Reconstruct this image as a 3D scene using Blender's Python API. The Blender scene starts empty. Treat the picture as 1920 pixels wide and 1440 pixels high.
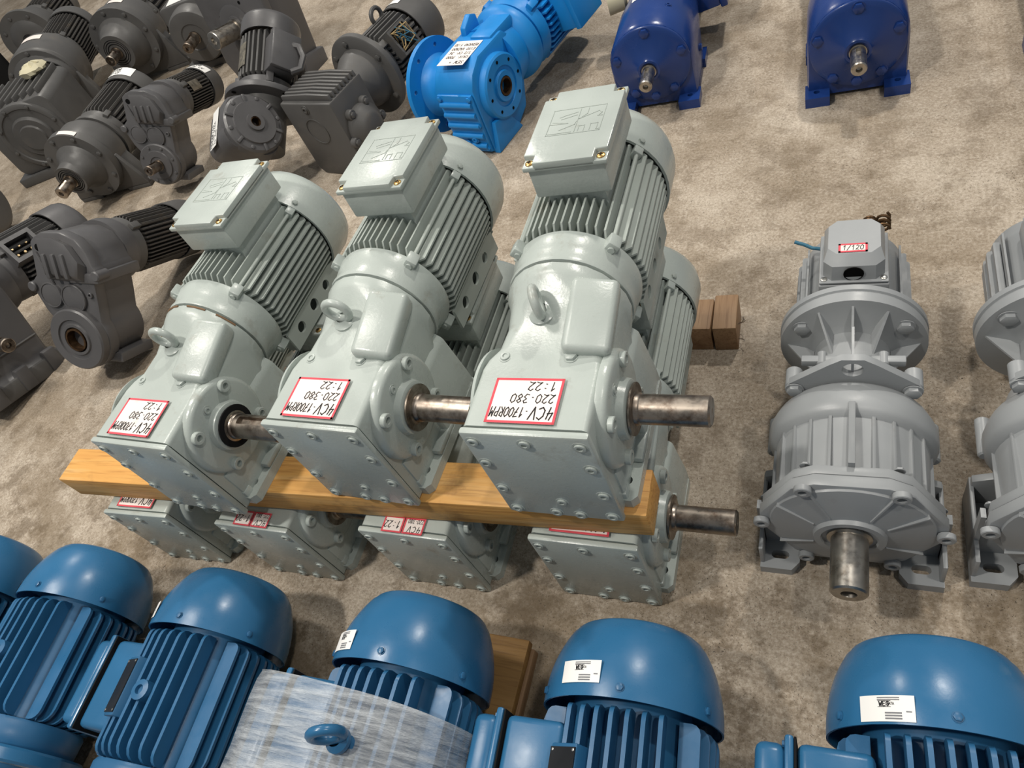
import bpy, bmesh, math, random
from mathutils import Vector, Matrix, Euler

random.seed(7)
SC = bpy.context.scene
COL = SC.collection
PI = math.pi
R_ = math.radians

# ------------------------------------------------------------------ camera
F_PX = 1358.75
cam_d = bpy.data.cameras.new('camera')
cam = bpy.data.objects.new('camera', cam_d)
COL.objects.link(cam)
cam_d.sensor_fit = 'HORIZONTAL'
cam_d.sensor_width = 36.0
cam_d.lens = 36.0 * F_PX / 1920.0
cam_d.clip_start = 0.02
xc = Vector((0.90930205, 0.26166177, -0.32357828))
yc = Vector((0.01743071, -0.8008436, -0.59861982))
zc = Vector((-0.41577152, 0.53868603, -0.73276968))
cam.matrix_world = Matrix(((xc.x, -yc.x, -zc.x, 0), (xc.y, -yc.y, -zc.y, 0), (xc.z, -yc.z, -zc.z, 1.45), (0, 0, 0, 1)))
SC.camera = cam

# ------------------------------------------------------------------ world, lamps, exposure
SC.view_settings.view_transform = 'Standard'
SC.view_settings.look = 'None'
SC.view_settings.gamma = 1.0
SC.view_settings.use_curve_mapping = False
SC.view_settings.exposure = 0.13
W = bpy.data.worlds.new('hall_light')
SC.world = W
W.use_nodes = True
W.node_tree.nodes['Background'].inputs[0].default_value = (0.93, 0.97, 1.0, 1)
W.node_tree.nodes['Background'].inputs[1].default_value = 0.22
def lamp(name, loc, target, size, power, col):
    d = bpy.data.lights.new(name, 'AREA')
    d.shape = 'DISK'; d.size = size; d.energy = power; d.color = col
    o = bpy.data.objects.new(name, d); COL.objects.link(o)
    o.location = loc
    o.rotation_euler = (Vector(target) - Vector(loc)).to_track_quat('-Z', 'Y').to_euler()
    return o
for lx, ly, lp in ((-2.3, -.6, 115), (1.7, .2, 50), (.6, 4.2, 125), (-4.4, 5.2, 115)):
    lamp('hall_lamp', (lx, ly, 4.8), (lx, ly, 0), 0.3, lp, (1.0, 0.95, 0.87))
row = lamp('hall_strip_lamp', (-2.8, 1.25, 4.8), (-2.8, 1.25, 0), .3, 90, (1.0, 0.95, 0.87))
row.data.shape = 'RECTANGLE'; row.data.size = 1.7; row.data.size_y = .6; row.rotation_euler = (0, 0, 0)

# ------------------------------------------------------------------ materials
def nt(name):
    m = bpy.data.materials.new(name); m.use_nodes = True
    t = m.node_tree
    return m, t, t.nodes['Principled BSDF']
def srgb(h):
    c = [int(h[i:i + 2], 16) / 255 for i in (0, 2, 4)]
    return tuple(x / 12.92 if x <= .04045 else ((x + .055) / 1.055) ** 2.4 for x in c) + (1,)
def node(t, kind, **kw):
    n = t.nodes.new(kind)
    for k, v in kw.items(): setattr(n, k, v)
    return n
def noise(t, pos, scale, detail=4, rough=.6):
    n = node(t, 'ShaderNodeTexNoise')
    n.inputs['Scale'].default_value = scale; n.inputs['Detail'].default_value = detail; n.inputs['Roughness'].default_value = rough
    t.links.new(pos, n.inputs['Vector'])
    return n.outputs['Fac']
def ramp(t, src, stops):
    n = node(t, 'ShaderNodeValToRGB')
    while len(n.color_ramp.elements) < len(stops): n.color_ramp.elements.new(.5)
    for e, (p, c) in zip(n.color_ramp.elements, stops):
        e.position = p; e.color = c if len(c) == 4 else tuple(c) + (1,)
    t.links.new(src, n.inputs[0])
    return n.outputs[0]
def mix(t, fac, a, b, mode='MIX'):
    n = node(t, 'ShaderNodeMix', data_type='RGBA', blend_type=mode)
    for s, v in ((n.inputs[0], fac), (n.inputs[6], a), (n.inputs[7], b)):
        if hasattr(v, 'is_output'): t.links.new(v, s)
        else: s.default_value = v
    return n.outputs[2]
def bump(t, b, h, strength, dist):
    n = node(t, 'ShaderNodeBump'); n.inputs['Strength'].default_value = strength; n.inputs['Distance'].default_value = dist
    t.links.new(h, n.inputs['Height']); t.links.new(n.outputs[0], b.inputs['Normal'])
G0, G1 = (0, 0, 0), (1, 1, 1)
def paint(name, col, rough=.35, dirt=None, amount=.45, scale=9, peel=.12, spec=.5):
    m, t, b = nt(name)
    pos = node(t, 'ShaderNodeNewGeometry').outputs['Position']
    base = srgb(col)
    c = base
    v = noise(t, pos, 3.5, 3)
    lo = tuple(x * .88 for x in base[:3]) + (1,); hi = tuple(min(1, x * 1.08) for x in base[:3]) + (1,)
    c = ramp(t, v, [(.3, lo), (.7, hi)])
    if dirt:
        d = ramp(t, noise(t, pos, scale, 7, .68), [(1 - amount, G0), (min(1, 1 - amount + .22), (.7, .7, .7))])
        c = mix(t, d, c, srgb(dirt))
    t.links.new(c, b.inputs['Base Color'])
    r = ramp(t, noise(t, pos, 14, 5), [(.3, (rough * .75,) * 3), (.75, (min(1, rough * 1.5),) * 3)])
    t.links.new(r, b.inputs['Roughness'])
    b.inputs['Specular IOR Level'].default_value = spec
    if peel: bump(t, b, noise(t, pos, 160, 3), peel, .0012)
    return m
M = {}
M['sage'] = paint('sage_paint', 'b1b9b4', .26, '817767', .41, 12, .24)
M['sage_fin'] = paint('sage_fin_paint', 'a6aea8', .5, '857d6e', .42, 14, .1)
M['graphite'] = paint('graphite_paint', '545352', .44, '655d52', .42, 7, .14, .4)
M['graphite_fin'] = paint('graphite_fin_paint', '454341', .55, '5f564a', .45, 9, .1, .35)
M['graphite_smooth'] = paint('graphite_satin_paint', '535253', .36, '5f5a54', .3, 6, .08, .45)
M['teal_blue'] = paint('motor_blue_paint', '2b658f', .27, '335f80', .3, 8, .06)
M['teal_fin'] = paint('motor_blue_fin_paint', '295f88', .36, '345a76', .3, 12, .06)
M['azure'] = paint('azure_paint', '1583cf', .42, '6c86a0', .36, 8, .12)
M['royal'] = paint('royal_blue_paint', '1d3a78', .22, '2b3d68', .25, 9, .12)
M['mid_grey'] = paint('mid_grey_paint', '979a9c', .4, '7a746c', .36, 10, .08)
M['mid_grey_fin'] = paint('mid_grey_cast_paint', '8b8e90', .5, '716b63', .4, 10, .08)
M['black'] = paint('black_void', '0b0b0b', .8, None, 0, 5, 0, .1)
M['rubber'] = paint('dark_rubber', '1c1c1d', .9, None, 0, 5, 0, .1)
def steel(name, col, stain, amt, rough=.28):
    m, t, b = nt(name)
    pos = node(t, 'ShaderNodeNewGeometry').outputs['Position']
    d = ramp(t, noise(t, pos, 32, 6, .65), [(1 - amt, G0), (min(1, 1.25 - amt), G1)])
    t.links.new(mix(t, d, srgb(col), srgb(stain)), b.inputs['Base Color'])
    t.links.new(ramp(t, noise(t, pos, 60, 4), [(.3, (rough * .8,) * 3), (.8, (rough * 1.6,) * 3)]), b.inputs['Roughness'])
    b.inputs['Metallic'].default_value = 1.0
    return m
M['steel'] = steel('worn_steel', 'a1978c', '5f4f43', .56, .33)
M['steel_bright'] = steel('bright_steel', 'b5b0a8', '7c7064', .5, .3)
M['brass_steel'] = steel('tarnished_steel', 'a38f6e', '5f5140', .5, .35)
M['brass'] = steel('brass_screw', 'c9a468', '8f7040', .45, .3)
M['zinc'] = steel('zinc_screw', 'b9b8b3', '8a8880', .4, .35)
M['rust'] = steel('rusty_steel', '6d563f', '3f2f22', .6, .55)
def flat(name, col, rough=.7, spec=.3):
    m, t, b = nt(name); b.inputs['Base Color'].default_value = srgb(col); b.inputs['Roughness'].default_value = rough
    b.inputs['Specular IOR Level'].default_value = spec
    return m
M['rust_matt'] = flat('bare_rusty_iron', '7a6048', .8)
M['paper'] = paint('label_paper', 'ece2dc', .55, 'cdb9ae', .42, 30, 0, .3)
M['white_paper'] = flat('white_sticker', 'e9e8e5', .5)
M['red'] = flat('red_border_print', 'd8505c', .6)
M['ink'] = flat('black_ink', '15161a', .7)
M['ink_grey'] = flat('grey_print', '77787c', .7)
M['plate'] = paint('black_nameplate', '1c1d20', .35, '55534e', .3, 60, 0)
M['alu_plate'] = steel('aluminium_nameplate', 'a39c8e', '6a6358', .5, .45)
M['cloth'] = flat('cream_rag', 'c9c2a6', .9)
M['copper'] = steel('copper_wire', '9c7048', '5a4632', .4, .4)
M['cable_blue'] = flat('blue_wire_insulation', '3d6f86', .5)
M['cable_tan'] = flat('tan_wire_insulation', 'a58d63', .7)
def wood(name, a, b_, c_, axis=0):
    m, t, b = nt(name)
    co = node(t, 'ShaderNodeTexCoord').outputs['Object']
    mp = node(t, 'ShaderNodeMapping'); t.links.new(co, mp.inputs[0])
    s = [14, 14, 14]; s[axis] = .9
    mp.inputs['Scale'].default_value = s
    n1 = noise(t, mp.outputs[0], 2.2, 5, .6)
    c = ramp(t, n1, [(.25, srgb(a)), (.5, srgb(b_)), (.78, srgb(c_))])
    mp2 = node(t, 'ShaderNodeMapping'); t.links.new(co, mp2.inputs[0])
    s2 = [60, 60, 60]; s2[axis] = 2.5; mp2.inputs['Scale'].default_value = s2
    g = ramp(t, noise(t, mp2.outputs[0], 3, 4), [(.36, (.55, .45, .36)), (.5, G1)])
    c = mix(t, .55, c, g, 'MULTIPLY')
    st = ramp(t, noise(t, co, 9, 5), [(.58, G0), (.72, (.6, .6, .6))])
    c = mix(t, st, c, srgb('6b4a2a'))
    t.links.new(c, b.inputs['Base Color']); b.inputs['Roughness'].default_value = .6
    bump(t, b, noise(t, mp2.outputs[0], 3, 4), .35, .002)
    return m
M['pine'] = wood('pine_wood', 'c98f4a', 'd7a158', 'e3bb80', 0)
M['pine_dark'] = wood('weathered_wood', '86694c', '967758', 'a78967', 1)
M['particle'] = wood('chip_board', '7d5c30', '94703e', 'a8824f', 0)  # tone darkened: the shade over the board is put into its colour
def concrete():
    m, t, b = nt('concrete')
    pos = node(t, 'ShaderNodeNewGeometry').outputs['Position']
    c = ramp(t, noise(t, pos, 3.2, 9, .72), [(.32, srgb('7f715f')), (.48, srgb('a19382')), (.66, srgb('c9bdad'))])
    fine = ramp(t, noise(t, pos, 125, 7, .8), [(.37, srgb('5d5142')), (.49, srgb('ab9d8b')), (.62, srgb('ded4c6'))])
    c = mix(t, .42, c, fine)
    # brown damp / oil stains with their own outlines
    st = ramp(t, noise(t, pos, 1.9, 9, .74), [(.48, G0), (.57, (.8, .8, .8))])
    sep = node(t, 'ShaderNodeSeparateXYZ'); t.links.new(pos, sep.inputs[0])
    # stains heavier towards the camera; this gradient also paints in light falloff
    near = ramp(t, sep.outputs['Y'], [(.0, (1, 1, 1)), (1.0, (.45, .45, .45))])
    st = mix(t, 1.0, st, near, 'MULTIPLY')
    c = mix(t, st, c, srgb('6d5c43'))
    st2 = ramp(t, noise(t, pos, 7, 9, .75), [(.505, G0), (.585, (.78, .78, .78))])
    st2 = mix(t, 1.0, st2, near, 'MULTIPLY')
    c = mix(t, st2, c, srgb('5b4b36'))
    vo = node(t, 'ShaderNodeTexVoronoi'); vo.inputs['Scale'].default_value = 190
    wob = node(t, 'ShaderNodeVectorMath', operation='ADD')
    nn = node(t, 'ShaderNodeTexNoise'); nn.inputs['Scale'].default_value = 40; t.links.new(pos, nn.inputs['Vector'])
    sc = node(t, 'ShaderNodeVectorMath', operation='SCALE'); sc.inputs['Scale'].default_value = .03
    t.links.new(nn.outputs['Color'], sc.inputs[0]); t.links.new(pos, wob.inputs[0]); t.links.new(sc.outputs[0], wob.inputs[1])
    t.links.new(wob.outputs[0], vo.inputs['Vector'])
    sp = ramp(t, vo.outputs['Distance'], [(.12, G1), (.24, G0)])
    dens = ramp(t, noise(t, pos, 5, 4), [(.35, (.25, .25, .25)), (.6, (1, 1, 1))])
    spk = mix(t, 1.0, sp, dens, 'MULTIPLY')
    c = mix(t, spk, c, srgb('453c31'))
    t.links.new(c, b.inputs['Base Color'])
    b.inputs['Roughness'].default_value = .72; b.inputs['Specular IOR Level'].default_value = .35
    h = mix(t, .5, noise(t, pos, 90, 5), fine)
    bump(t, b, h, .35, .004)
    return m
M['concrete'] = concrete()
def film():
    m, t, b = nt('stretch_film')
    co = node(t, 'ShaderNodeTexCoord').outputs['Object']
    mp = node(t, 'ShaderNodeMapping'); t.links.new(co, mp.inputs[0]); mp.inputs['Scale'].default_value = (3.0, 30, 3.0)
    mp.inputs['Rotation'].default_value = (0, 0, R_(8))
    s = noise(t, mp.outputs[0], 3.2, 5, .6)
    out = t.nodes['Material Output']
    tr = node(t, 'ShaderNodeBsdfTransparent'); tr.inputs[0].default_value = (.93, .95, .98, 1)
    b.inputs['Base Color'].default_value = srgb('d9dee2'); b.inputs['Roughness'].default_value = .16
    mx = node(t, 'ShaderNodeMixShader')
    t.links.new(ramp(t, s, [(.32, (.22, .22, .22)), (.72, (.72, .72, .72))]), mx.inputs[0])
    t.links.new(tr.outputs[0], mx.inputs[1]); t.links.new(b.outputs[0], mx.inputs[2])
    t.links.new(mx.outputs[0], out.inputs['Surface'])
    bump(t, b, s, .8, .02)
    return m
M['film'] = film()

# ------------------------------------------------------------------ geometry helpers
def T(x=0, y=0, z=0): return Matrix.Translation((x, y, z))
def RX(a): return Matrix.Rotation(R_(a), 4, 'X')
def RY(a): return Matrix.Rotation(R_(a), 4, 'Y')
def RZ(a): return Matrix.Rotation(R_(a), 4, 'Z')
def SCL(x, y, z): return Matrix.Diagonal((x, y, z, 1))
Y2X = RZ(-90)      # a shape built along +Y points along +X
Y2Z = RX(90)       # ... along +Z
YNEG = RZ(180)     # ... along -Y
I4 = Matrix.Identity(4)

class G:
    def __init__(s): s.v = []; s.f = []
    def add(s, vs, fs, m=None):
        o = len(s.v)
        s.v += [tuple(m @ Vector(v)) for v in vs] if m is not None else [tuple(v) for v in vs]
        s.f += [tuple(i + o for i in f) for f in fs]
        return s
    def bm(s, bm, m=None):
        bm.verts.index_update()
        s.add([v.co.copy() for v in bm.verts], [[v.index for v in f.verts] for f in bm.faces], m); bm.free()
        return s
    def box(s, x0, x1, y0, y1, z0, z1, bev=0, m=None, seg=2):
        b = bmesh.new()
        bmesh.ops.create_cube(b, size=1, matrix=T((x0 + x1) / 2, (y0 + y1) / 2, (z0 + z1) / 2) @ SCL(abs(x1 - x0), abs(y1 - y0), abs(z1 - z0)))
        if bev: bmesh.ops.bevel(b, geom=b.edges[:], offset=bev, segments=seg, affect='EDGES', profile=.5)
        return s.bm(b, m)
    def lathe(s, prof, n=32, m=None):
        vs = []; fs = []; rings = []
        for (y, r) in prof:
            if r <= 1e-6: rings.append([len(vs)]); vs.append((0, y, 0))
            else:
                rings.append(list(range(len(vs), len(vs) + n)))
                for k in range(n):
                    a = 2 * PI * k / n; vs.append((r * math.cos(a), y, r * math.sin(a)))
        for A, B in zip(rings, rings[1:]):
            for k in range(n):
                k2 = (k + 1) % n
                if len(A) == 1 and len(B) == 1: continue
                if len(A) == 1: fs.append((A[0], B[k], B[k2]))
                elif len(B) == 1: fs.append((A[k], B[0], A[k2]))
                else: fs.append((A[k], B[k], B[k2], A[k2]))
        return s.add(vs, fs, m)
    def cyl(s, y0, y1, r, n=20, ch=0, m=None):
        if ch: return s.lathe([(y0, 0), (y0, r - ch), (y0 + ch, r), (y1 - ch, r), (y1, r - ch), (y1, 0)], n, m)
        return s.lathe([(y0, 0), (y0, r), (y1, r), (y1, 0)], n, m)
    def prism(s, pts, y0, y1, bev=0, m=None, holes=(), seg=2):
        b = bmesh.new()
        if holes:
            ed = []
            for loop in [pts] + list(holes):
                vv = [b.verts.new((x, y0, z)) for x, z in loop]
                ed += [b.edges.new((vv[i], vv[(i + 1) % len(vv)])) for i in range(len(vv))]
            bmesh.ops.triangle_fill(b, edges=ed, use_beauty=True)
            r = bmesh.ops.extrude_face_region(b, geom=b.faces[:])
            bmesh.ops.translate(b, verts=[v for v in r['geom'] if isinstance(v, bmesh.types.BMVert)], vec=(0, y1 - y0, 0))
        else:
            f = b.faces.new([b.verts.new((x, y0, z)) for x, z in pts])
            r = bmesh.ops.extrude_face_region(b, geom=[f])
            bmesh.ops.translate(b, verts=[v for v in r['geom'] if isinstance(v, bmesh.types.BMVert)], vec=(0, y1 - y0, 0))
            bmesh.ops.recalc_face_normals(b, faces=b.faces[:])
            if bev:
                e = [e for e in b.edges if len(e.link_faces) == 2 and e.calc_face_angle(0) > .6]
                bmesh.ops.bevel(b, geom=e, offset=bev, segments=seg, affect='EDGES', profile=.5)
        return s.bm(b, m)
    def loft(s, rings, m=None, cap=True):
        n = len(rings[0]); vs = [p for r in rings for p in r]; fs = []
        for a in range(len(rings) - 1):
            for k in range(n):
                k2 = (k + 1) % n
                fs.append((a * n + k, a * n + k2, (a + 1) * n + k2, (a + 1) * n + k))
        if cap: fs += [tuple(range(n)), tuple(range((len(rings) - 1) * n, len(rings) * n))]
        return s.add(vs, fs, m)
    def tube(s, pts, r, n=8, closed=False, m=None):
        pts = [Vector(p) for p in pts]; N = len(pts); rings = []
        up = Vector((0, 0, 1)); prev = None
        for i in range(N):
            d = (pts[(i + 1) % N] - pts[i - 1]) if closed or 0 < i < N - 1 else (pts[1] - pts[0] if i == 0 else pts[-1] - pts[-2])
            d.normalize()
            if prev is None:
                a = up if abs(d.dot(up)) < .9 else Vector((1, 0, 0))
                u = d.cross(a).normalized()
            else: u = (prev - d * prev.dot(d)).normalized()
            prev = u; w = d.cross(u)
            rings.append([pts[i] + u * r * math.cos(2 * PI * k / n) + w * r * math.sin(2 * PI * k / n) for k in range(n)])
        if closed: return s.loft(rings + [rings[0]], m, False)
        return s.loft(rings, m)
    def torus(s, R, r, n=24, k=10, m=None):
        return s.tube([(R * math.cos(2 * PI * i / n), 0, R * math.sin(2 * PI * i / n)) for i in range(n)], r, k, True, m)

def circ(cx, cz, r, n=24, a0=0): return [(cx + r * math.cos(2 * PI * k / n + a0), cz + r * math.sin(2 * PI * k / n + a0)) for k in range(n)]
def rrect(x0, x1, z0, z1, rad, k=7):
    rad = min(rad, (x1 - x0) / 2, (z1 - z0) / 2); out = []
    for cx, cz, a in ((x1 - rad, z1 - rad, 0), (x0 + rad, z1 - rad, 90), (x0 + rad, z0 + rad, 180), (x1 - rad, z0 + rad, 270)):
        for i in range(k):
            t = R_(a + 90 * i / (k - 1)); out.append((cx + rad * math.cos(t), cz + rad * math.sin(t)))
    return out
def slot(cx, cz, l, r, k=6):   # stadium lengthwise in x
    return [(cx + l / 2 + r * math.cos(R_(a)), cz + r * math.sin(R_(a))) for a in range(-90, 91, 30)] + [(cx - l / 2 + r * math.cos(R_(a)), cz + r * math.sin(R_(a))) for a in range(90, 271, 30)]

MESH = {}
def mesh(key, build, mat, smooth=38):
    k = (key, mat)
    if k not in MESH:
        g = G(); build(g)
        me = bpy.data.meshes.new(key if isinstance(key, str) else str(key[0]))
        b = bmesh.new()
        vv = [b.verts.new(v) for v in g.v]
        for f in g.f:
            try: b.faces.new([vv[i] for i in f])
            except ValueError: pass
        bmesh.ops.recalc_face_normals(b, faces=b.faces[:])
        b.to_mesh(me); b.free()
        me.polygons.foreach_set('use_smooth', [True] * len(me.polygons))
        me.set_sharp_from_angle(angle=R_(smooth))
        me.materials.append(M[mat])
        MESH[k] = me
    return MESH[k]
UID = [0]
def part(name, build, mat, parent, m=None, key=None, smooth=38, label=None, kind=None):
    if key is None: UID[0] += 1; key = '%s_%d' % (name, UID[0])
    o = bpy.data.objects.new(name, mesh(key, build, mat, smooth)); COL.objects.link(o)
    if parent is not None: o.parent = parent
    if m is not None: o.matrix_local = m
    if label: o['label'] = label
    if kind: o['kind'] = kind
    return o
def thing(name, label, cat, loc=(0, 0, 0), yaw=0, group=None, tilt=0, roll=0, scale=1):
    o = bpy.data.objects.new(name, None); COL.objects.link(o)
    o.empty_display_size = .1
    o.location = loc; o.rotation_euler = (R_(-tilt), R_(roll), R_(yaw)); o.scale = (scale,) * 3
    o['label'] = label; o['category'] = cat
    if group: o['group'] = group
    return o
def solo(o, label, cat, group=None, kind=None):
    o['label'] = label
    if cat: o['category'] = cat
    if group: o['group'] = group
    if kind: o['kind'] = kind
    return o

# small hardware, heads looking along -Y
def b_socket(g): g.lathe([(0.0, 0), (0.0, 1), (-.62, 1), (-.72, .9), (-.72, .52), (-.1, .5), (-.1, 0)], 12)
def b_hex(g):
    g.lathe([(0, 0), (0, 1), (-.1, 1), (-.1, .95), (-.6, .95), (-.68, .8), (-.68, 0)], 6)
    g.lathe([(.0, 0), (.0, 1.15), (-.12, 1.15), (-.12, 0)], 16)
def b_flush(g): g.lathe([(0.0, 0), (0.0, 1.35), (-.1, 1.3), (-.1, 1.02), (-.02, 1.0), (-.02, .96), (-.38, .93), (-.4, .86), (-.4, .5), (-.05, .47), (-.05, 0)], 14)
def b_screw(g):
    g.lathe([(0, 0), (0, 1), (-.25, .95), (-.45, .6), (-.45, 0)], 14)
def b_cross(g): g.box(-.55, .55, -.5, -.44, -.11, .11); g.box(-.11, .11, -.5, -.44, -.55, .55)
def bolt(parent, m, s, kind='socket', mat='sage', name='bolt'):
    fn = {'socket': b_socket, 'hex': b_hex, 'flush': b_flush, 'screw': b_screw}[kind]
    o = part(name, fn, mat, parent, m @ SCL(s, s, s), key='bolt_' + kind)
    return o

# stroke lettering: hand drawn polylines in a 0..1 by 0..1.4 cell
SF = {'0': [[(.5, 1.4), (.1, 1.1), (.1, .3), (.5, 0), (.9, .3), (.9, 1.1), (.5, 1.4)]], '1': [[(.2, 1.0), (.55, 1.4), (.55, 0)]],
 '2': [[(.1, 1.15), (.4, 1.4), (.85, 1.2), (.75, .8), (.1, .05), (.45, .15), (.95, 0)]], '3': [[(.1, 1.3), (.6, 1.4), (.85, 1.1), (.4, .75), (.9, .45), (.6, 0), (.1, .1)]],
 '4': [[(.3, 1.4), (.1, .6), (.8, .7)], [(.75, 1.3), (.6, 0)]], '5': [[(.9, 1.4), (.2, 1.4), (.2, .8), (.8, .8), (.9, .3), (.5, 0), (.1, .1)]],
 '6': [[(.8, 1.4), (.2, .7), (.2, .2), (.6, 0), (.9, .4), (.5, .7), (.2, .5)]], '7': [[(.1, 1.3), (.9, 1.4), (.35, 0)], [(.3, .7), (.8, .7)]],
 '8': [[(.5, .75), (.1, 1.1), (.5, 1.4), (.9, 1.1), (.5, .75), (.1, .35), (.5, 0), (.9, .35), (.5, .75)]], '9': [[(.9, 1.0), (.5, .7), (.15, 1.1), (.5, 1.4), (.9, 1.1), (.6, 0)]],
 'A': [[(0, 0), (.5, 1.4), (1, 0)], [(.2, .5), (.8, .5)]], 'B': [[(.1, 0), (.1, 1.4), (.7, 1.3), (.7, .85), (.1, .75), (.85, .6), (.85, .15), (.1, 0)]],
 'C': [[(.9, 1.2), (.5, 1.4), (.1, 1.0), (.1, .35), (.5, 0), (.95, .2)]], 'D': [[(.1, 0), (.1, 1.4), (.6, 1.3), (.95, .8), (.7, .15), (.1, 0)]],
 'E': [[(.9, 1.4), (.1, 1.4), (.1, 0), (.9, 0)], [(.1, .72), (.7, .72)]], 'F': [[(.9, 1.4), (.1, 1.4), (.1, 0)], [(.1, .72), (.7, .72)]],
 'G': [[(.9, 1.2), (.5, 1.4), (.1, 1.0), (.1, .35), (.5, 0), (.9, .2), (.9, .65), (.55, .65)]], 'H': [[(.1, 1.4), (.1, 0)], [(.9, 1.4), (.9, 0)], [(.1, .7), (.9, .7)]],
 'I': [[(.5, 1.4), (.5, 0)]], 'K': [[(.1, 1.4), (.1, 0)], [(.9, 1.4), (.15, .7), (.9, 0)]], 'L': [[(.1, 1.4), (.1, 0), (.9, 0)]], 'M': [[(.05, 0), (.15, 1.4), (.5, .6), (.85, 1.4), (.95, 0)]],
 'N': [[(.1, 0), (.1, 1.4), (.9, 0), (.9, 1.4)]], 'O': [[(.5, 1.4), (.1, 1.0), (.1, .4), (.5, 0), (.9, .4), (.9, 1.0), (.5, 1.4)]],
 'P': [[(.15, 0), (.15, 1.4), (.8, 1.25), (.8, .8), (.15, .65)]], 'R': [[(.15, 0), (.15, 1.4), (.8, 1.25), (.75, .8), (.15, .7), (.9, 0)]], 'S': [[(.9, 1.2), (.5, 1.4), (.1, 1.1), (.9, .4), (.5, 0), (.1, .2)]],
 'T': [[(0, 1.4), (1, 1.4)], [(.5, 1.4), (.5, 0)]], 'U': [[(.1, 1.4), (.1, .3), (.5, 0), (.9, .3), (.9, 1.4)]], 'V': [[(.05, 1.4), (.45, 0), (.95, 1.4)]], 'W': [[(0, 1.4), (.25, 0), (.5, .9), (.75, 0), (1, 1.4)]],
 'X': [[(.1, 1.4), (.9, 0)], [(.9, 1.4), (.1, 0)]], 'Z': [[(.1, 1.4), (.9, 1.4), (.1, 0), (.9, 0)]], ':': [[(.4, 1.0), (.55, .98)], [(.4, .3), (.55, .28)]], '.': [[(.4, .5), (.58, .5)]], '-': [[(.15, .65), (.8, .65)]],
 '/': [[(.1, -.1), (.9, 1.5)]], '*': [[(.3, .9), (.7, .5)], [(.7, .9), (.3, .5)]], ' ': []}
def strokes(g, txt, x, y, h, w=None, wd=.1, slant=.12, z=0):
    """letters drawn in the XY plane, y up the page"""
    cw = (w or .62) * h; sc = h / 1.4; t = wd * h / 2
    for ch in txt:
        for pl in SF[ch]:
            p = [(x + (a * cw * .84) + slant * b * sc, y + b * sc) for a, b in pl]
            for (ax, ay), (bx, by) in zip(p, p[1:]):
                dx, dy = bx - ax, by - ay; L = math.hypot(dx, dy) or 1; ux, uy = dx / L * t, dy / L * t
                g.add([(ax - ux - uy, ay - uy + ux, z), (ax - ux + uy, ay - uy - ux, z), (bx + ux + uy, by + uy - ux, z), (bx + ux - uy, by + uy + ux, z)], [(0, 1, 2, 3)])
        x += cw
def paper_label(parent, m, w, h, lines, border=.004, name='paper_label', lh=None, mat='paper', edge='red', key=None, wd=.09):
    """sheet lying in local XY, centre at origin, facing +Z"""
    o = part(name, lambda g: g.box(-w / 2, w / 2, -h / 2, h / 2, 0, .0006), mat, parent, m, key=(name, w, h))
    if edge:
        def br(g):
            for a in ((-w / 2, w / 2, -h / 2, -h / 2 + border), (-w / 2, w / 2, h / 2 - border, h / 2), (-w / 2, -w / 2 + border, -h / 2, h / 2), (w / 2 - border, w / 2, -h / 2, h / 2)):
                g.box(*a, .0002, .0009)
        part('border', br, edge, o, key=('label_border', w, h, border))
    def tx(g):
        for (t, x, y, hh, cw) in lines: strokes(g, t, x, y, hh, cw, wd, z=.0012)
    if lines: part('lettering', tx, 'ink', o)
    return o

# ------------------------------------------------------------------ motors
def fin_plate(g, L, z0, z1, t, c0=.02, c1=.012, rnd=False, m=None):
    if rnd:
        r = min(.03, (z1 - z0) * .7)
        pts = [(0, z0)] + [(r - r * math.cos(R_(a)), z1 - r + r * math.sin(R_(a))) for a in range(0, 91, 22)] + [(L - r * .6 + r * .6 * math.sin(R_(a)), z1 - r * .6 + r * .6 * math.cos(R_(a))) for a in range(0, 91, 30)] + [(L, z0)]
    else: pts = [(0, z0), (0, z1 - c0), (c0 * .6, z1), (L - c1, z1), (L, z1 - c1), (L, z0)]
    mm = Matrix(((0, 1, 0, 0), (1, 0, 0, 0), (0, 0, 1, 0), (0, 0, 0, 1)))   # (a,y,b) -> x=y, y=a
    g.prism(pts, -t / 2, t / 2, 0, mm if m is None else m @ mm)
def fins(parent, m, R, L, nf, mat, sep, z0=.55, t=.004, y0=0, rnd=False, gap=None, skip=(), quads=(0, 90, 180, 270)):
    """four banks of parallel plates round a motor body; bank 0 is on top"""
    sp = (1.36 * R / (nf - 1)) if gap is None else gap
    joined = G()
    for q in quads:
        for i in range(nf):
            x = (i - (nf - 1) / 2) * sp
            if (q, i) in skip: continue
            top = math.sqrt(max(R * R - x * x, .01 * R * R))
            if sep:
                part('cooling_fin', lambda g: fin_plate(g, L, z0 * R, top, t, R * .16, R * .1, rnd), mat, parent, m @ RY(q) @ T(x, y0, 0), key=('cooling_fin', round(R, 4), round(L, 4), round(top, 4), rnd, t))
            else: fin_plate(joined, L, z0 * R, top, t, R * .16, R * .1, rnd, RY(q) @ T(x, y0, 0))
    if not sep:
        part('cooling_fins', lambda g: g.add(joined.v, joined.f), mat, parent, m, key=('cooling_fins', round(R, 4), round(L, 4), nf, rnd, t, y0, tuple(skip), tuple(quads)), kind='stuff')
def cowl_simple(g, R, L):
    g.lathe([(0, R * .96), (0, R), (L * .72, R), (L * .88, R * .96), (L * .97, R * .86), (L, R * .76), (L, .3 * R), (L, 0)], 40)
    g.lathe([(0, R * .96), (L * .7, R * .95), (L * .75, 0)], 40)
def grille(g, R, L):
    for k in range(4): g.torus(R * (.2 + .15 * k), R * .015, 28, 6, T(0, L + .001, 0))

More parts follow.
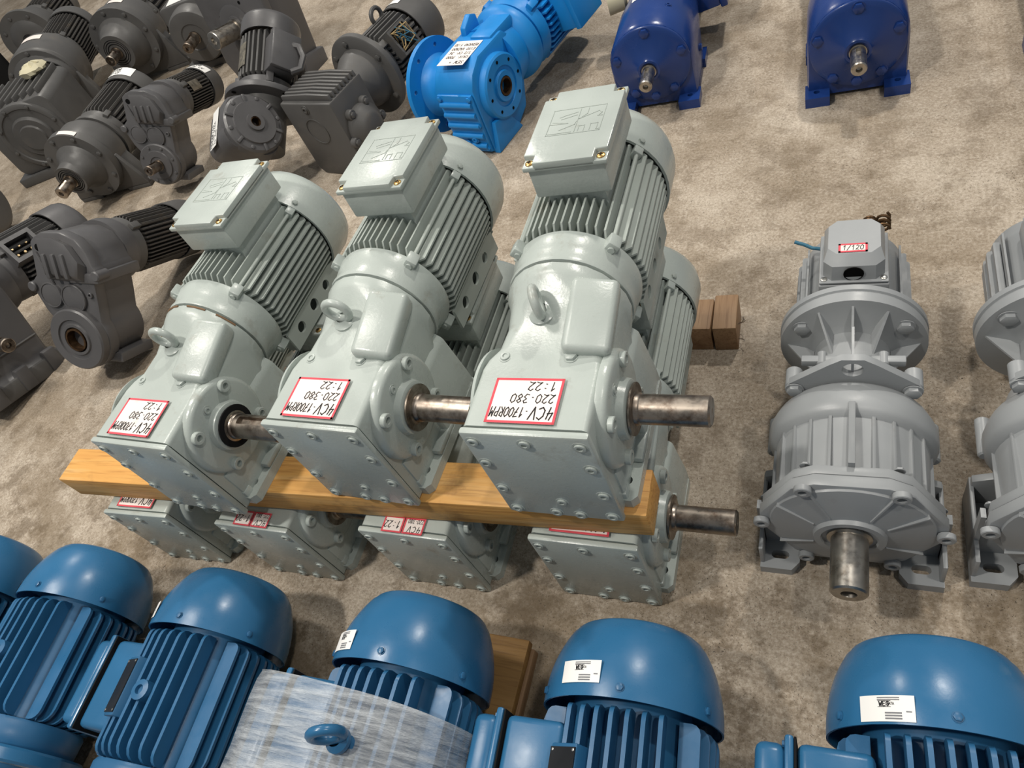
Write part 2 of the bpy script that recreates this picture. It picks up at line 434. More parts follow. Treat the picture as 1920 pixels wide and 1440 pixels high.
def green_motor(label, loc, yaw, sheet, key_up=False, eye=35, group='sage green gearmotors on and under the pine beam', s=1.04, soot=0, roll=0, tilt=0):
    t = thing('gearmotor', label, 'gearmotor', loc, yaw, group, scale=s, roll=roll, tilt=tilt)
    AZ = .21
    def housing(g):
        S = [(.014, -.100, .100, .0, .250, .010), (.118, -.100, .100, .0, .254, .012), (.138, -.095, .100, .0, .256, .016), (.158, -.083, .100, .0, .260, .024), (.20, -.082, .100, .012, .272, .045), (.24, -.088, .100, .05, .290, .065), (.262, -.096, .104, .095, .312, .092), (.274, -.106, .108, AZ - .107, AZ + .107, .107), (.286, -.107, .107, AZ - .107, AZ + .107, .107)]
        g.loft([[(x, y, z) for x, z in rrect(a, b, c, d, r)] for y, a, b, c, d, r in S])
    h = part('gear_housing', housing, 'sage', t, key='green_housing', smooth=32)
    part('raised_pad', lambda g: g.box(-.038, .038, -.064, .064, -.024, .02, .011, seg=3), 'sage', h, T(.070, .206, .270) @ RX(13) @ RY(13), key='green_pad')
    def cover(g):
        g.box(-.103, .103, 0, .0125, 0, .2495, .004)
    c = part('front_cover', cover, 'sage', t, key='green_cover')
    for x, z in ((-.086, .226), (0, .227), (.086, .226), (-.087, .165), (.087, .165), (-.087, .085), (.087, .085), (-.084, .016), (-.012, .014), (.03, .012), (.086, .016)):
        bolt(c, T(x, .0005, z), .0098, 'flush')
    bolt(c, T(.008, .0005, .052), .0088, 'flush', name='drain_plug')
    for sx in (1, -1):
        m = T(sx * .098, .112, .165) @ (Y2X if sx > 0 else RZ(90))
        def flange(g): g.lathe([(0, 0), (0, .094), (.010, .094), (.016, .090), (.018, .084), (.018, .05), (.03, .047), (.032, .04), (.032, .0)] if sx > 0 else [(0, 0), (0, .094), (.006, .092), (.010, .084), (.010, 0)], 48)
        fl = part('output_flange' if sx > 0 else 'side_cover', flange, 'sage', t, m, key='green_flange%d' % sx)
        for k, a in enumerate((38, 128, 218, 308)):
            bolt(fl, T(.079 * math.cos(R_(a)), .018 if sx > 0 else .006, .079 * math.sin(R_(a))) @ RZ(180), .0128 if sx > 0 else .007, 'socket')
        bolt(fl, T(.062 * math.cos(R_(82)), .018 if sx > 0 else .01, .062 * math.sin(R_(82))) @ RZ(180), .0075, 'flush', name='plug')
    def shaft(g):
        r = .0238
        g.lathe([(0, .034), (.012, .034), (.014, .026), (.02, .0255), (.022, r)], 32)
        if key_up:
            pts = [(r * math.sin(R_(a)), r * math.cos(R_(a))) for a in range(20, 341, 10)] + [(-.0065, r * .62), (.0065, r * .62)]
            g.lathe([(.02, 0), (.02, r), (.034, r), (.034, 0)], 32)
            g.prism(pts, .034, .098, 0)
            g.lathe([(.098, 0), (.098, r), (.124, r), (.127, r - .003), (.127, 0)], 32)
        else: g.lathe([(.02, r), (.124, r), (.127, r - .003), (.127, .006), (.12, .0)], 32)
    part('output_shaft', shaft, 'steel', t, T(.1225, .112, .165) @ Y2X, key='green_shaft%d' % key_up)
    part('shaft_seal', lambda g: g.lathe([(0, .0), (0, .042), (.003, .042), (.003, .03), (.001, .029)], 32), 'rubber' if soot else 'steel', t, T(.1325, .112, .165) @ Y2X, key='green_seal%d' % soot)
    if soot:
        for k, (a0, a1) in enumerate(((62, 84), (98, 122), (28, 50))):
            part('chipped_paint', lambda g: g.tube([(.1072 * math.cos(R_(a)), .0, .1072 * math.sin(R_(a))) for a in range(a0, a1 + 1, 2)], .0021, 6), 'rust_matt', t, T(0, .2845, AZ))
    for sx in (1, -1):
        def foot(g):
            mm = Matrix(((1, 0, 0, 0), (0, 0, 1, 0), (0, -1, 0, 0), (0, 0, 0, 1)))
            out = [(.07, .028), (.112, .028), (.122, .038), (.122, .275), (.112, .285), (.07, .285)]
            g.prism(out, 0, -.022, 0, mm, holes=[circ(.1, .066, .0085, 14), circ(.1, .236, .0085, 14)])
            g.box(.07, .122, .1, .2, .022, .036, .004)
            g.box(.08, .107, .03, .052, .001, .038, .004); g.box(.08, .107, .257, .283, .001, .038, .004)
            g.box(.08, .1045, .032, .278, .001, .10, .005)
            g.prism([(.06, .0), (.122, .0), (.12, .05), (.108, .15), (.06, .2)], .15, .285, .006)
        part('foot', foot, 'sage', t, SCL(sx, 1, 1), key='green_foot')
    # lifting eye and plugs on the top face
    def eyeb(g):
        g.lathe([(0, 0), (0, .022), (.006, .022), (.01, .015), (.016, .012)], 20, Y2Z)
        g.torus(.0225, .0075, 26, 10, T(0, 0, .034))
    part('lifting_eye', eyeb, 'sage', t, T(-.012, .215, .27) @ RX(4) @ RZ(eye), key='green_eye')
    bolt(t, T(-.062, .142, .2555) @ RX(-90), .0085, 'flush', name='filler_plug')
    bolt(t, T(.048, .142, .2555) @ RX(-90), .0105, 'hex', name='breather_plug')
    # motor
    mm = T(0, .302, AZ)
    def frame(g):
        g.lathe([(-.018, 0), (-.018, .098), (-.012, .098), (-.011, .108), (-.004, .1095), (.004, .107), (.02, .110), (.04, .1135), (.05, .112), (.05, .088), (.3, .088), (.3, 0)], 48)
    fr = part('motor_frame', frame, 'sage', t, mm, key='green_frame')
    fins(t, mm, .119, .245, 11, 'sage_fin', True, .62, .0036, .05, gap=.0138)
    for a in (45, 135, 225, 315):
        ca, sa = .116 * math.cos(R_(a)), .116 * math.sin(R_(a))
        part('tie_rod', lambda g: g.cyl(.05, .29, .004, 10), 'sage_fin', t, mm @ T(ca, 0, sa), key='green_rod')
        part('clamp_lug', lambda g: (g.box(-.011, .011, .03, .056, -.012, .012, .003), g.cyl(.027, .032, .006, 10)), 'sage', t, mm @ RY(-(a - 90)) @ T(0, 0, .116), key='green_lug')
        part('clamp_block', lambda g: g.box(-.009, .009, .27, .29, -.01, .01, .002), 'sage', t, mm @ RY(-(a - 90)) @ T(0, 0, .113), key='green_blk')
    def foot_rail(g):
        mm2 = Matrix(((0, 1, 0, 0), (1, 0, 0, 0), (0, 0, 1, 0), (0, 0, 0, 1)))
        out = [(.055, -.118), (.055, -.07), (.10, -.062), (.26, -.062), (.285, -.07), (.285, -.118)]
        g.prism(out, -.003, .003, 0, mm2, holes=[circ(.1, -.09, .013, 14), circ(.165, -.088, .014, 14), circ(.225, -.088, .012, 14)])
    for sx in (-1, 1): part('side_plate', foot_rail, 'sage_fin', t, mm @ T(sx * .098, 0, 0), key='green_rail')
    cw = part('fan_cowl', lambda g: cowl_simple(g, .124, .105), 'sage', t, mm @ T(0, .288, 0), key='green_cowl')
    part('cowl_grille', lambda g: grille(g, .124, .105), 'sage_fin', cw, key='green_grille')
    for a in (45, 135, 225, 315):
        bolt(cw, RY(-(a - 90)) @ T(0, .014, .1235) @ RX(-90), .0062, 'hex', 'sage_fin')
    # terminal box
    bx = part('terminal_box', lambda g: (g.box(-.066, .066, .118, .306, .128, .188, .004), g.box(-.05, .05, .13, .29, .075, .13)), 'sage', t, mm @ T(.012, 0, 0), key='green_box')
    def lid(g):
        a, b = .072, .099
        out = [(-a, -b + .022), (-a + .02, -b + .022), (-a + .02, -b), (a - .02, -b), (a - .02, -b + .022), (a, -b + .022), (a, b - .022), (a - .02, b - .022), (a - .02, b), (-a + .02, b), (-a + .02, b - .022), (-a, b - .022)]
        mz = Matrix(((1, 0, 0, 0), (0, 0, 1, 0), (0, 1, 0, 0), (0, 0, 0, 1)))
        g.prism(out, .0, .016, .0025, T(0, .212, .186) @ mz)
        g.box(-a, a, .212 - b, .212 + b, .185, .1935, .002)
    ld = part('box_lid', lid, 'sage', bx, key='green_lid')
    for x in (-.061, .061):
        for y in (-.087, .087):
            bolt(bx, T(x, .212 + y, .1935) @ RX(-90), .0072, 'screw', 'brass', 'lid_screw')
            part('screw_slot', b_cross, 'rubber', bx, T(x, .212 + y, .1935) @ RX(-90) @ SCL(.0072, .0072, .0072), key='screw_slot')
    def logo(g):   # raised letters on the lid, drawn as thin ribs
        for pl in ([(-.045, -.03), (.048, -.03), (.048, .04), (-.045, .04), (-.045, -.03)], [(.004, -.026), (.004, .036)],
                   [(.01, -.026), (.01, -.012), (.02, -.012), (.02, -.026)], [(.03, -.026), (.03, -.01), (.042, -.01), (.042, -.026), (.046, -.026)],
                   [(.018, .036), (.018, .02), (.006, .008), (.038, .024), (.044, .018), (.038, .01), (.046, .01)],
                   [(-.042, -.026), (-.002, -.026)], [(-.024, -.018), (.001, -.006), (.002, .002)], [(-.043, .0), (-.012, -.001), (-.04, .006)], [(-.026, .012), (.0, .02)], [(-.03, .018), (-.02, .022), (.0, .028)]):
            for (ax, ay), (bx_, by) in zip(pl, pl[1:]):
                d = Vector((bx_ - ax, by - ay)); L = d.length or 1; ang = math.degrees(math.atan2(d.y, d.x))
                g.box(-.0006, L + .0006, -.0006, .0006, 0, .0008, 0, T(ax, ay + .212, .2018) @ RZ(ang))
    part('cast_logo', logo, 'sage_fin', ld, key='green_logo')
    # paper labels stuck on the top face, written to be read from the far side
    lm = lambda x, y, r=0: T(x, y, .2537 + .0055 * (y - .014) / .1) @ RX(2.2) @ RZ(180 + r)
    if sheet == 'big':
        paper_label(t, lm(-.006, .058), .112, .08, [('4CV', -.052, .0115, .021, .62), ('.1700RPM', -.0125, .013, .0165, .48), ('220.380', -.048, -.011, .0155, .66), ('1:22', -.046, -.033, .0155, .75)], .004)
    elif sheet == 'small':
        paper_label(t, lm(.027, .0205), .046, .034, [('4CV', -.018, .001, .013, .8), ('220.380', -.02, -.014, .009, .56)], .0035, lh=1)
        paper_label(t, lm(-.021, .0205), .046, .034, [('1:22', -.017, -.007, .015, .62)], .0035)
    return t

# ------------------------------------------------------------------ floor
def fl(g): g.add([(-14, -2.5, 0), (4, -2.5, 0), (4, 11, 0), (-14, 11, 0)], [(0, 1, 2, 3)])
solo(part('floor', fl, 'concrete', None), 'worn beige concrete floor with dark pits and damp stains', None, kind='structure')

# ------------------------------------------------------------------ stacked sage green gearmotors and their timber
LOWER = [((-0.434, .512, 0), 0, 'big', 0), ((-0.815, .487, 0), 0, 'small', 0), ((-1.205, .46, 0), 0, 'small', 1), ((-1.575, .455, 0), 2, 'big', 0)]
LL = ['sage gearmotor on the floor under the beam, its bare shaft reaching furthest right', 'sage gearmotor on the floor under the beam, second from the right of the lower row',
      'sage gearmotor on the floor under the beam, third from the right, slotted shaft', 'leftmost sage gearmotor on the floor under the pine beam end']
for (loc, yw, sh, ku), lb in zip(LOWER, LL): green_motor(lb, loc, yw, sh, ku, 40)
green_motor('sage gearmotor on top of the beam, rightmost and nearest, clean label and scuffed shaft', (-.441, .527, .342), 0, 'big', 0, 112)
green_motor('sage gearmotor in the middle of the three on top of the beam', (-.845, .52, .342), -2, 'big', 0, 0)
green_motor('sage gearmotor on top of the beam, leftmost, with slotted shaft and chipped paint ring', (-1.25, .46, .342), -2, 'big', 1, 0, soot=1)

# ------------------------------------------------------------------ timber
def beam(name, lx, ly, lz, loc, yaw, mat, label, cat='timber', bev=.003, group=None):
    o = part(name, lambda g: g.box(-lx / 2, lx / 2, -ly / 2, ly / 2, 0, lz, bev), mat, None, T(*loc) @ RZ(yaw))
    return solo(o, label, cat, group)
beam('pine_beam', 1.49, .092, .076, (-1.046, .562, .2655), 2.0, 'pine', 'long orange pine beam carrying the upper sage gearmotors')
beam('timber_plank', .36, .10, .08, (-.478, 1.235, 0), 0, 'pine_dark', 'light sawn plank end behind the rightmost lower sage gearmotor')
blk = beam('timber_block', .056, .112, .082, (-.267, 1.24, 0), 2, 'pine_dark', 'brown wood block with bent nails at the plank end')
for k, (y, z) in enumerate(((-.02, .055), (.012, .025), (-.035, .02))):
    part('bent_nail', lambda g: g.tube([(0, 0, 0), (.01, .0, .004), (.016, .004, .012), (.015, .006, .02)], .0011, 6), 'zinc', blk, T(.027, y, z) @ RX(40 * k), key='nail')

# ------------------------------------------------------------------ blue foot motors, fan cowls towards the stack
def blue_motor(label, loc, yaw, box=True, plate=True, eye='lug', wrap=False, sticker=None, s=1.0, rod=False):
    t = thing('electric_motor', label, 'motor', loc, yaw, 'blue electric motors in the front row', scale=s)
    AZ = .168
    mm = T(0, 0, AZ)
    def cowl(g):
        R = .148
        g.lathe([(0, R - .003), (0, R)] + [(.122 * k / 14, R * (1 - .21 * (k / 14) ** 2.3)) for k in range(1, 15)] + [(.122 + .021 * math.sin(R_(a)), R * .79 - .004 - .034 * (1 - math.cos(R_(a)))) for a in range(15, 91, 15)] + [(.144, .04), (.144, 0)], 64)
        g.lathe([(0, R - .003), (.03, R - .007), (.034, 0)], 64)
    c = part('fan_cowl', cowl, 'teal_blue', t, mm, key='blue_cowl')
    part('cowl_grille', lambda g: grille(g, .085, .145), 'teal_fin', c, key='blue_grille')
    for a in (86, 28, 150): bolt(c, RY(-(a - 90)) @ T(0, .016, .148) @ RX(-90), .0062, 'hex', 'teal_fin', 'cowl_bolt')
    def frame(g):
        g.lathe([(.02, 0), (.02, .098), (-.245, .098), (-.248, .126), (-.256, .131), (-.296, .129), (-.31, .118), (-.318, .07), (-.34, .06), (-.345, .0)], 48)
    part('motor_frame', frame, 'teal_fin', t, mm, key='blue_frame')
    sk = [(270, i) for i in range(2, 5)] if box else []
    fins(t, mm @ T(0, -.246, 0), .142, .24, 7, 'teal_fin', True, .64, .0068, 0, True, .0238, sk)
    for sx in (1, -1):
        part('mounting_foot', lambda g: (g.box(.07, .145, -.24, -.18, -AZ, -AZ + .025, .005), g.box(.07, .145, -.09, -.03, -AZ, -AZ + .025, .005), g.prism([(.07, -AZ + .02), (.13, -AZ + .02), (.105, -.06), (.07, -.06)], -.24, -.03)), 'teal_fin', t, mm @ SCL(sx, 1, 1), key='blue_foot')
    part('drive_shaft', lambda g: g.cyl(-.44, -.34, .021, 24, .002), 'steel_bright', t, mm, key='blue_shaft')
    if box:
        b = part('terminal_box', lambda g: g.box(-.186, -.085, -.205, -.03, -.06, .088, .012, seg=3), 'teal_blue', t, mm, key='blue_box')
        part('box_gasket', lambda g: g.box(-.19, -.1865, -.21, -.025, -.064, .092, .001), 'rubber', b, key='blue_gasket')
        part('box_lid', lambda g: (g.box(-.203, -.19, -.212, -.023, -.067, .095, .005), g.box(-.244, -.2, -.202, -.033, -.058, .086, .014, seg=3)), 'teal_blue', b, key='blue_lid')
        for y in (-.2, -.035):
            bolt(b, T(-.203, y, .083) @ RZ(-90), .005, 'hex', 'teal_fin', 'lid_bolt')
    if plate:
        pm = mm @ RY(-27) @ T(0, -.125, .1495)
        part('plate_pad', lambda g: g.box(-.026, .026, -.056, .056, -.055, 0, .003), 'teal_fin', t, pm, key='blue_pad')
        p = part('nameplate', lambda g: g.box(-.025, .025, -.05, .05, 0, .0016), 'plate', t, pm, key='blue_plate')
        for x in (-.021, .021):
            for y in (-.046, .046): bolt(p, T(x, y, .0016) @ RX(-90), .0025, 'screw', 'zinc', 'rivet')
    part('lifting_boss', lambda g: (g.lathe([(0, 0), (0, .021), (.05, .019), (.052, .009), (.045, .008), (.045, 0)], 20, Y2Z)), 'teal_fin', t, mm @ T(0, -.13, .1), key='blue_boss')
    if eye == 'eye':
        part('lifting_eye', lambda g: (g.lathe([(0, 0), (0, .02), (.008, .02), (.016, .012)], 20, Y2Z), g.torus(.024, .0085, 26, 10, T(0, 0, .04))), 'teal_blue', t, mm @ T(0, -.13, .152 + (.012 if wrap else 0)) @ RZ(20), key='blue_eye')
    if wrap:
        # stretch film wound round body and terminal box: an uneven convex sleeve
        def flm(g):
            pts = [(.152 * math.cos(R_(a)), .152 * math.sin(R_(a)) + .0) for a in range(-60, 101, 10)]
            pts += [(-.06, .152), (-.12, .147), (-.17, .138), (-.215, .124), (-.25, .104), (-.256, .05), (-.25, -.03), (-.235, -.07), (-.15, -.12), (-.05, -.15), (.03, -.152)]
            rings = []
            ys = [-.35, -.33, -.30, -.26, -.22, -.18, -.14, -.10, -.07, -.055, -.052]
            rnd = random.Random(3)
            for y in ys:
                k = 1.0 if y < -.06 else .99
                k *= .93 if y < -.34 else 1
                rings.append([((x * k + rnd.uniform(-.0012, .0012)), y + .012 * (-x) / .2, (z * k + rnd.uniform(-.0012, .0012))) for i, (x, z) in enumerate(pts)])
            g.loft(rings, None, False)
        part('stretch_film', flm, 'film', t, mm, smooth=60)
    if sticker is not None:
        a, y = sticker
        st = part('sticker', lambda g: curved(g, .1492, .075, .034), 'white_paper', t, mm @ RY(-(a - 90)) @ T(0, y, 0), key='blue_sticker')
        def mk(g):
            for i in range(2): curved(g, .1496, .03, .0014, .004, .0138 - i * .0026)
            for i in range(3): curved(g, .1496, .022, .002, .010, -.006 - i * .0036)
            curved(g, .1496, .007, .0015, .030, -.004)
        part('print', mk, 'ink_grey', st, key='sticker_print')
        def wg(g):
            h = G(); strokes(h, 'WEG', -.0085, -.0005, .006, .8, .2, 0)
            g.add([(.1497 * math.sin((x) / .149), y_ + .0035, .1497 * math.cos(x / .149)) for x, y_, _ in h.v], h.f)
            h = G(); strokes(h, 'DATA', .003, .001, .0032, .7, .16, 0)
            g.add([(.1497 * math.sin((x) / .149), y_ + .0035, .1497 * math.cos(x / .149)) for x, y_, _ in h.v], h.f)
            curved(g, .1496, .018, .0006, -.0015, .0096); curved(g, .1496, .018, .0006, -.0015, .0018)
        part('lettering', wg, 'ink', st, key='sticker_text')
    return t
def curved(g, R, w, h, cx=0, cy=0, n=8):
    vs = []
    for i in range(n + 1):
        a = (cx - w / 2 + w * i / n) / R
        vs += [(R * math.sin(a), cy - h / 2, R * math.cos(a)), (R * math.sin(a), cy + h / 2, R * math.cos(a))]
    g.add(vs, [(2 * i, 2 * i + 2, 2 * i + 3, 2 * i + 1) for i in range(n)])

blue_motor('blue motor mostly cut off at the left edge, only its cowl showing', (-2.09, .215, 0), 6, False, False)
m1 = blue_motor('blue motor at far left of the front row with a flanged front end', (-1.67, .225, 0), 6, False, False, sticker=(140, .018))
part('front_flange', lambda g: g.lathe([(-.30, 0), (-.30, .15), (-.305, .155), (-.325, .155), (-.33, .15), (-.33, 0)], 56), 'teal_blue', m1, T(0, 0, .168))
blue_motor('blue motor with dark nameplate and side box, left of the film wrapped one', (-1.22, .222, 0), 4, sticker=(135, .03))
blue_motor('blue motor wrapped in clear stretch film with its lifting eye poking out', (-.705, .222, .05), 2, eye='eye', wrap=True, sticker=(127, .03), plate=False)
blue_motor('blue motor beside the wrapped one, white sticker on cowl and black nameplate', (-.31, .25, 0), 4, sticker=(113, .036), eye='eye')
blue_motor('blue motor at the bottom right corner with white sticker on its cowl', (.133, .295, 0), 3, sticker=(119, .02), plate=False)
# board under the wrapped motor
o = thing('chip_board_pallet', 'broken chipboard pallet under the film wrapped blue motor', 'pallet', (-.77, .12, 0), 0)
part('board', lambda g: g.box(-.15, .20, -.42, .265, .026, .049, .002), 'particle', o)
for x in (-.13, .0, .185): part('runner', lambda g: g.box(x - .022, x + .022, -.4, .255, 0, .027, .002), 'pine_dark', o)
part('splinter', lambda g: g.prism([(-.21, .25), (-.14, .24), (-.13, .29), (-.16, .275), (-.17, .30), (-.19, .28), (-.2, .27)], 0, .018, 0, Matrix(((1, 0, 0, 0), (0, 0, 1, 0), (0, 1, 0, 0), (0, 0, 0, 1)))), 'pine_dark', o)
part('splinter', lambda g: g.prism([(-.22, .0), (-.15, -.02), (-.15, .25), (-.2, .26)], .0, .022, 0, Matrix(((1, 0, 0, 0), (0, 0, 1, 0), (0, 1, 0, 0), (0, 0, 0, 1)))), 'pine_dark', o)

# ------------------------------------------------------------------ mid grey planetary gearmotors
def hexa(r, k=1.0): return [(r * math.cos(R_(a)) , r * math.sin(R_(a)) * k) for a in (0, 60, 120, 180, 240, 300)]
def grey_motor(label, loc, yaw, sticker=True):
    t = thing('planetary_gearmotor', label, 'gearmotor', loc, yaw, 'mid grey planetary gearmotors on the right')
    AZ = .172
    mm = T(0, 0, AZ)
    def octo(r, c=.3):   # hexagon with cut corners, flat top
        out = []
        P = hexa(r)
        for i in range(6):
            a, b, d = Vector(P[i - 1]), Vector(P[i]), Vector(P[(i + 1) % 6])
            out += [tuple(b + (a - b) * c * .5), tuple(b + (d - b) * c * .5)]
        return out
    part('front_flange', lambda g: (g.prism(octo(.162), 0, .022, .003), g.prism(octo(.158), .024, .042, .003)), 'mid_grey', t, mm, key='grey_flange')
    fc = part('front_cover', lambda g: g.lathe([(0, .0), (0.004, .135), (-.004, .132), (-.016, .075), (-.018, .06), (-.026, .058), (-.026, .047), (-.02, .045), (-.02, 0)], 48), 'mid_grey', t, mm, key='grey_cover')
    for a in (30, 62, 118, 150, 210, 330, 270):
        part('radial_rib', lambda g: g.box(.064, .134, -.0205, -.004, -.0014, .0014, 0, T(.06, 0, 0) @ RZ(9) @ T(-.06, 0, 0)), 'mid_grey', fc, RY(-a), key='grey_rib')
    for a in (0, 60, 120, 180, 240, 300):
        bolt(t, mm @ T(.147 * math.cos(R_(a)), -.001, .147 * math.sin(R_(a))), .0145, 'socket', 'mid_grey')
        bolt(t, mm @ T(.143 * math.cos(R_(a)), .044, .143 * math.sin(R_(a))) @ RZ(180), .008, 'hex', 'mid_grey', 'nut')
    def shaft(g):
        r = .0305
        g.lathe([(-.02, 0), (-.02, .037), (-.024, .037), (-.026, r), (-.122, r), (-.125, r - .003), (-.125, .013), (-.105, .011), (-.1, 0)], 36)
    part('output_shaft', shaft, 'steel_bright', t, mm, key='grey_shaft')
    def body(g):
        g.lathe([(.03, 0), (.03, .125), (.145, .130), (.152, .140), (.162, .1445), (.188, .1445), (.2, .140), (.215, .133), (.222, .128), (.235, .11), (.24, 0)], 48)
    part('gear_body', body, 'mid_grey', t, mm, key='grey_body')
    for a in (90, 60, 120, 30, 150, 0, 180, 45, 75, 105, 135):
        w = .011 if a == 90 else .006
        hgt = .150 if a == 90 else .134
        part('body_rib', lambda g: g.box(-w / 2, w / 2, .04, .165, .11, hgt, .001), 'mid_grey_fin', t, mm @ RY(-(a - 90)), key=('grey_brib', hgt))
    # triangular lifting plate with a round hole, above the bulge
    hole = circ(0, .158, .018, 18)
    part('lifting_plate', lambda g: g.prism([(-.105, .075), (.105, .075), (.115, .1), (.106, .116), (.038, .172), (.018, .186), (-.018, .186), (-.038, .172), (-.106, .116), (-.115, .1)], .226, .24, 0, None, holes=[hole]), 'mid_grey', t, mm, key='grey_lift')
    part('hole_web', lambda g: g.box(-.0022, .0022, .236, .31, .11, .178), 'mid_grey', t, mm, key='grey_holeweb')
    for sx in (-1, 1):
        bolt(t, mm @ T(sx * .098, .225, .1), .0145, 'hex', 'mid_grey', 'flange_nut')
        part('bolt_post', lambda g: g.cyl(.228, .27, .015, 16, .003), 'mid_grey', t, mm @ T(sx * .1, 0, .1), key='grey_post')
        part('neck_bracket', lambda g: (g.box(-.036, .036, .275, .29, -.01, .006, .002), g.cyl(.27, .3, .009, 12, .002)), 'mid_grey', t, mm @ T(sx * .052, 0, .115), key='grey_brk')
        bolt(t, mm @ T(sx * .135, .2, -.03), .011, 'hex', 'mid_grey', 'flange_nut')
        part('bolt_post', lambda g: g.cyl(.16, .24, .013, 16, .003), 'mid_grey', t, mm @ T(sx * .137, 0, -.03), key='grey_post2')
    def neck(g): g.lathe([(.23, .0), (.23, .112), (.27, .1), (.29, .075), (.39, .07), (.4, .085), (.41, .128), (.412, .138), (.432, .139), (.434, .136), (.438, .136), (.44, .14), (.452, .14), (.455, .1), (.455, 0)], 56)
    nk = part('motor_flange', neck, 'mid_grey', t, mm, key='grey_neck')
    for a in (90, 60, 120, 4, 176):
        part('flange_rib', lambda g: g.prism([(.072, .34), (.125, .41), (.07, .412)], -.0022, .0022, 0, Matrix(((1, 0, 0, 0), (0, 0, 1, 0), (0, 1, 0, 0), (0, 0, 0, 1)))), 'mid_grey', nk, RY(-a), key='grey_frib')
    for a in (34, 146):
        bolt(nk, T(.113 * math.cos(R_(a)), .4085, .113 * math.sin(R_(a))), .016, 'hex', 'mid_grey')
    # feet
    for sx in (-1, 1):
        def foot(g):
            mz = Matrix(((1, 0, 0, 0), (0, 0, 1, 0), (0, 1, 0, 0), (0, 0, 0, 1)))
            g.prism([(.086, -.012), (.1, -.03), (.158, -.03), (.158, .15), (.086, .15)], 0, .024, 0, mz, holes=[slot(.122, .0, .016, .0085)])
            g.box(.15, .158, -.02, .15, .02, .085, .002)
            g.prism([(.15, .022), (.158, .022), (.158, .17), (.15, .17)], .022, .04)
            g.prism([(.08, .02), (.155, .02), (.155, .12), (.11, .13)], .03, .044, .002)
            g.prism([(.08, .02), (.155, .02), (.155, .1), (.11, .12)], .13, .145, .002)
        part('foot', foot, 'mid_grey', t, SCL(sx, 1, 1), key='grey_foot')
    # motor
    m2 = mm @ T(0, .455, 0)
    part('motor_frame', lambda g: g.lathe([(0, 0), (0, .096), (.02, .1), (.165, .1), (.17, .098), (.195, .096), (.205, .08), (.21, .04), (.21, 0)], 40), 'mid_grey_fin', t, m2, key='grey_frame')
    fins(t, m2 @ T(0, .015, 0), .112, .15, 7, 'mid_grey_fin', True, .8, .012, 0, True, .024, [(0, i) for i in range(7)])
    b = part('terminal_box', lambda g: (g.box(-.064, .064, .012, .15, .09, .122, .003), g.box(-.063, .063, .014, .152, .124, .129, .002)), 'mid_grey', t, m2, key='grey_tbox')
    def lid(g):
        def ringz(z, a, b0, b1, c): return [(x, y, z) for x, y in ((-a + c, b0), (a - c, b0), (a, b0 + c), (a, b1 - c), (a - c, b1), (-a + c, b1), (-a, b1 - c), (-a, b0 + c))]
        g.loft([ringz(.128, .056, .02, .146, .016), ringz(.163, .055, .024, .145, .016), ringz(.181, .047, .042, .137, .016)])
    ld = part('box_lid', lid, 'mid_grey', b, key='grey_lid')
    for x in (-.054, .054):
        bolt(b, T(x, .024, .129) @ RX(-90), .0065, 'screw', 'zinc', 'lid_screw')
    part('cable_hole', lambda g: g.lathe([(0, 0), (0, .0175), (-.002, .0175), (-.002, .0185), (.0, .0185)], 24), 'black', ld, T(0, .0205, .1465) @ RX(3), key='grey_hole')
    if sticker:
        paper_label(t, m2 @ T(-.002, .056, .1815), .052, .024, [('1/120', -.019, -.006, .0125, .62)], .004)
        part('cable_end', lambda g: g.tube([(-.05, .13, .11), (-.08, .135, .112), (-.095, .14, .118), (-.115, .146, .122)], .0038, 8), 'cable_blue', t, m2)
        part('spring_cable', lambda g: g.tube([(.055 + .012 * math.cos(i * .6), .16 + .0012 * i, .13 + .012 * math.sin(i * .6)) for i in range(34)], .003, 7), 'rust', t, m2)
        part('spring_cable', lambda g: g.tube([(.03 + .011 * math.cos(i * .6), .175 + .0006 * i, .135 + .011 * math.sin(i * .6)) for i in range(18)], .003, 7), 'rust', t, m2)
    return t
grey_motor('grey planetary gearmotor with red edged 1/120 tag on its terminal box', (.0145, .642, 0), 0)
grey_motor('grey planetary gearmotor cut off at the right edge of the picture', (.372, .66, 0), 0, False)

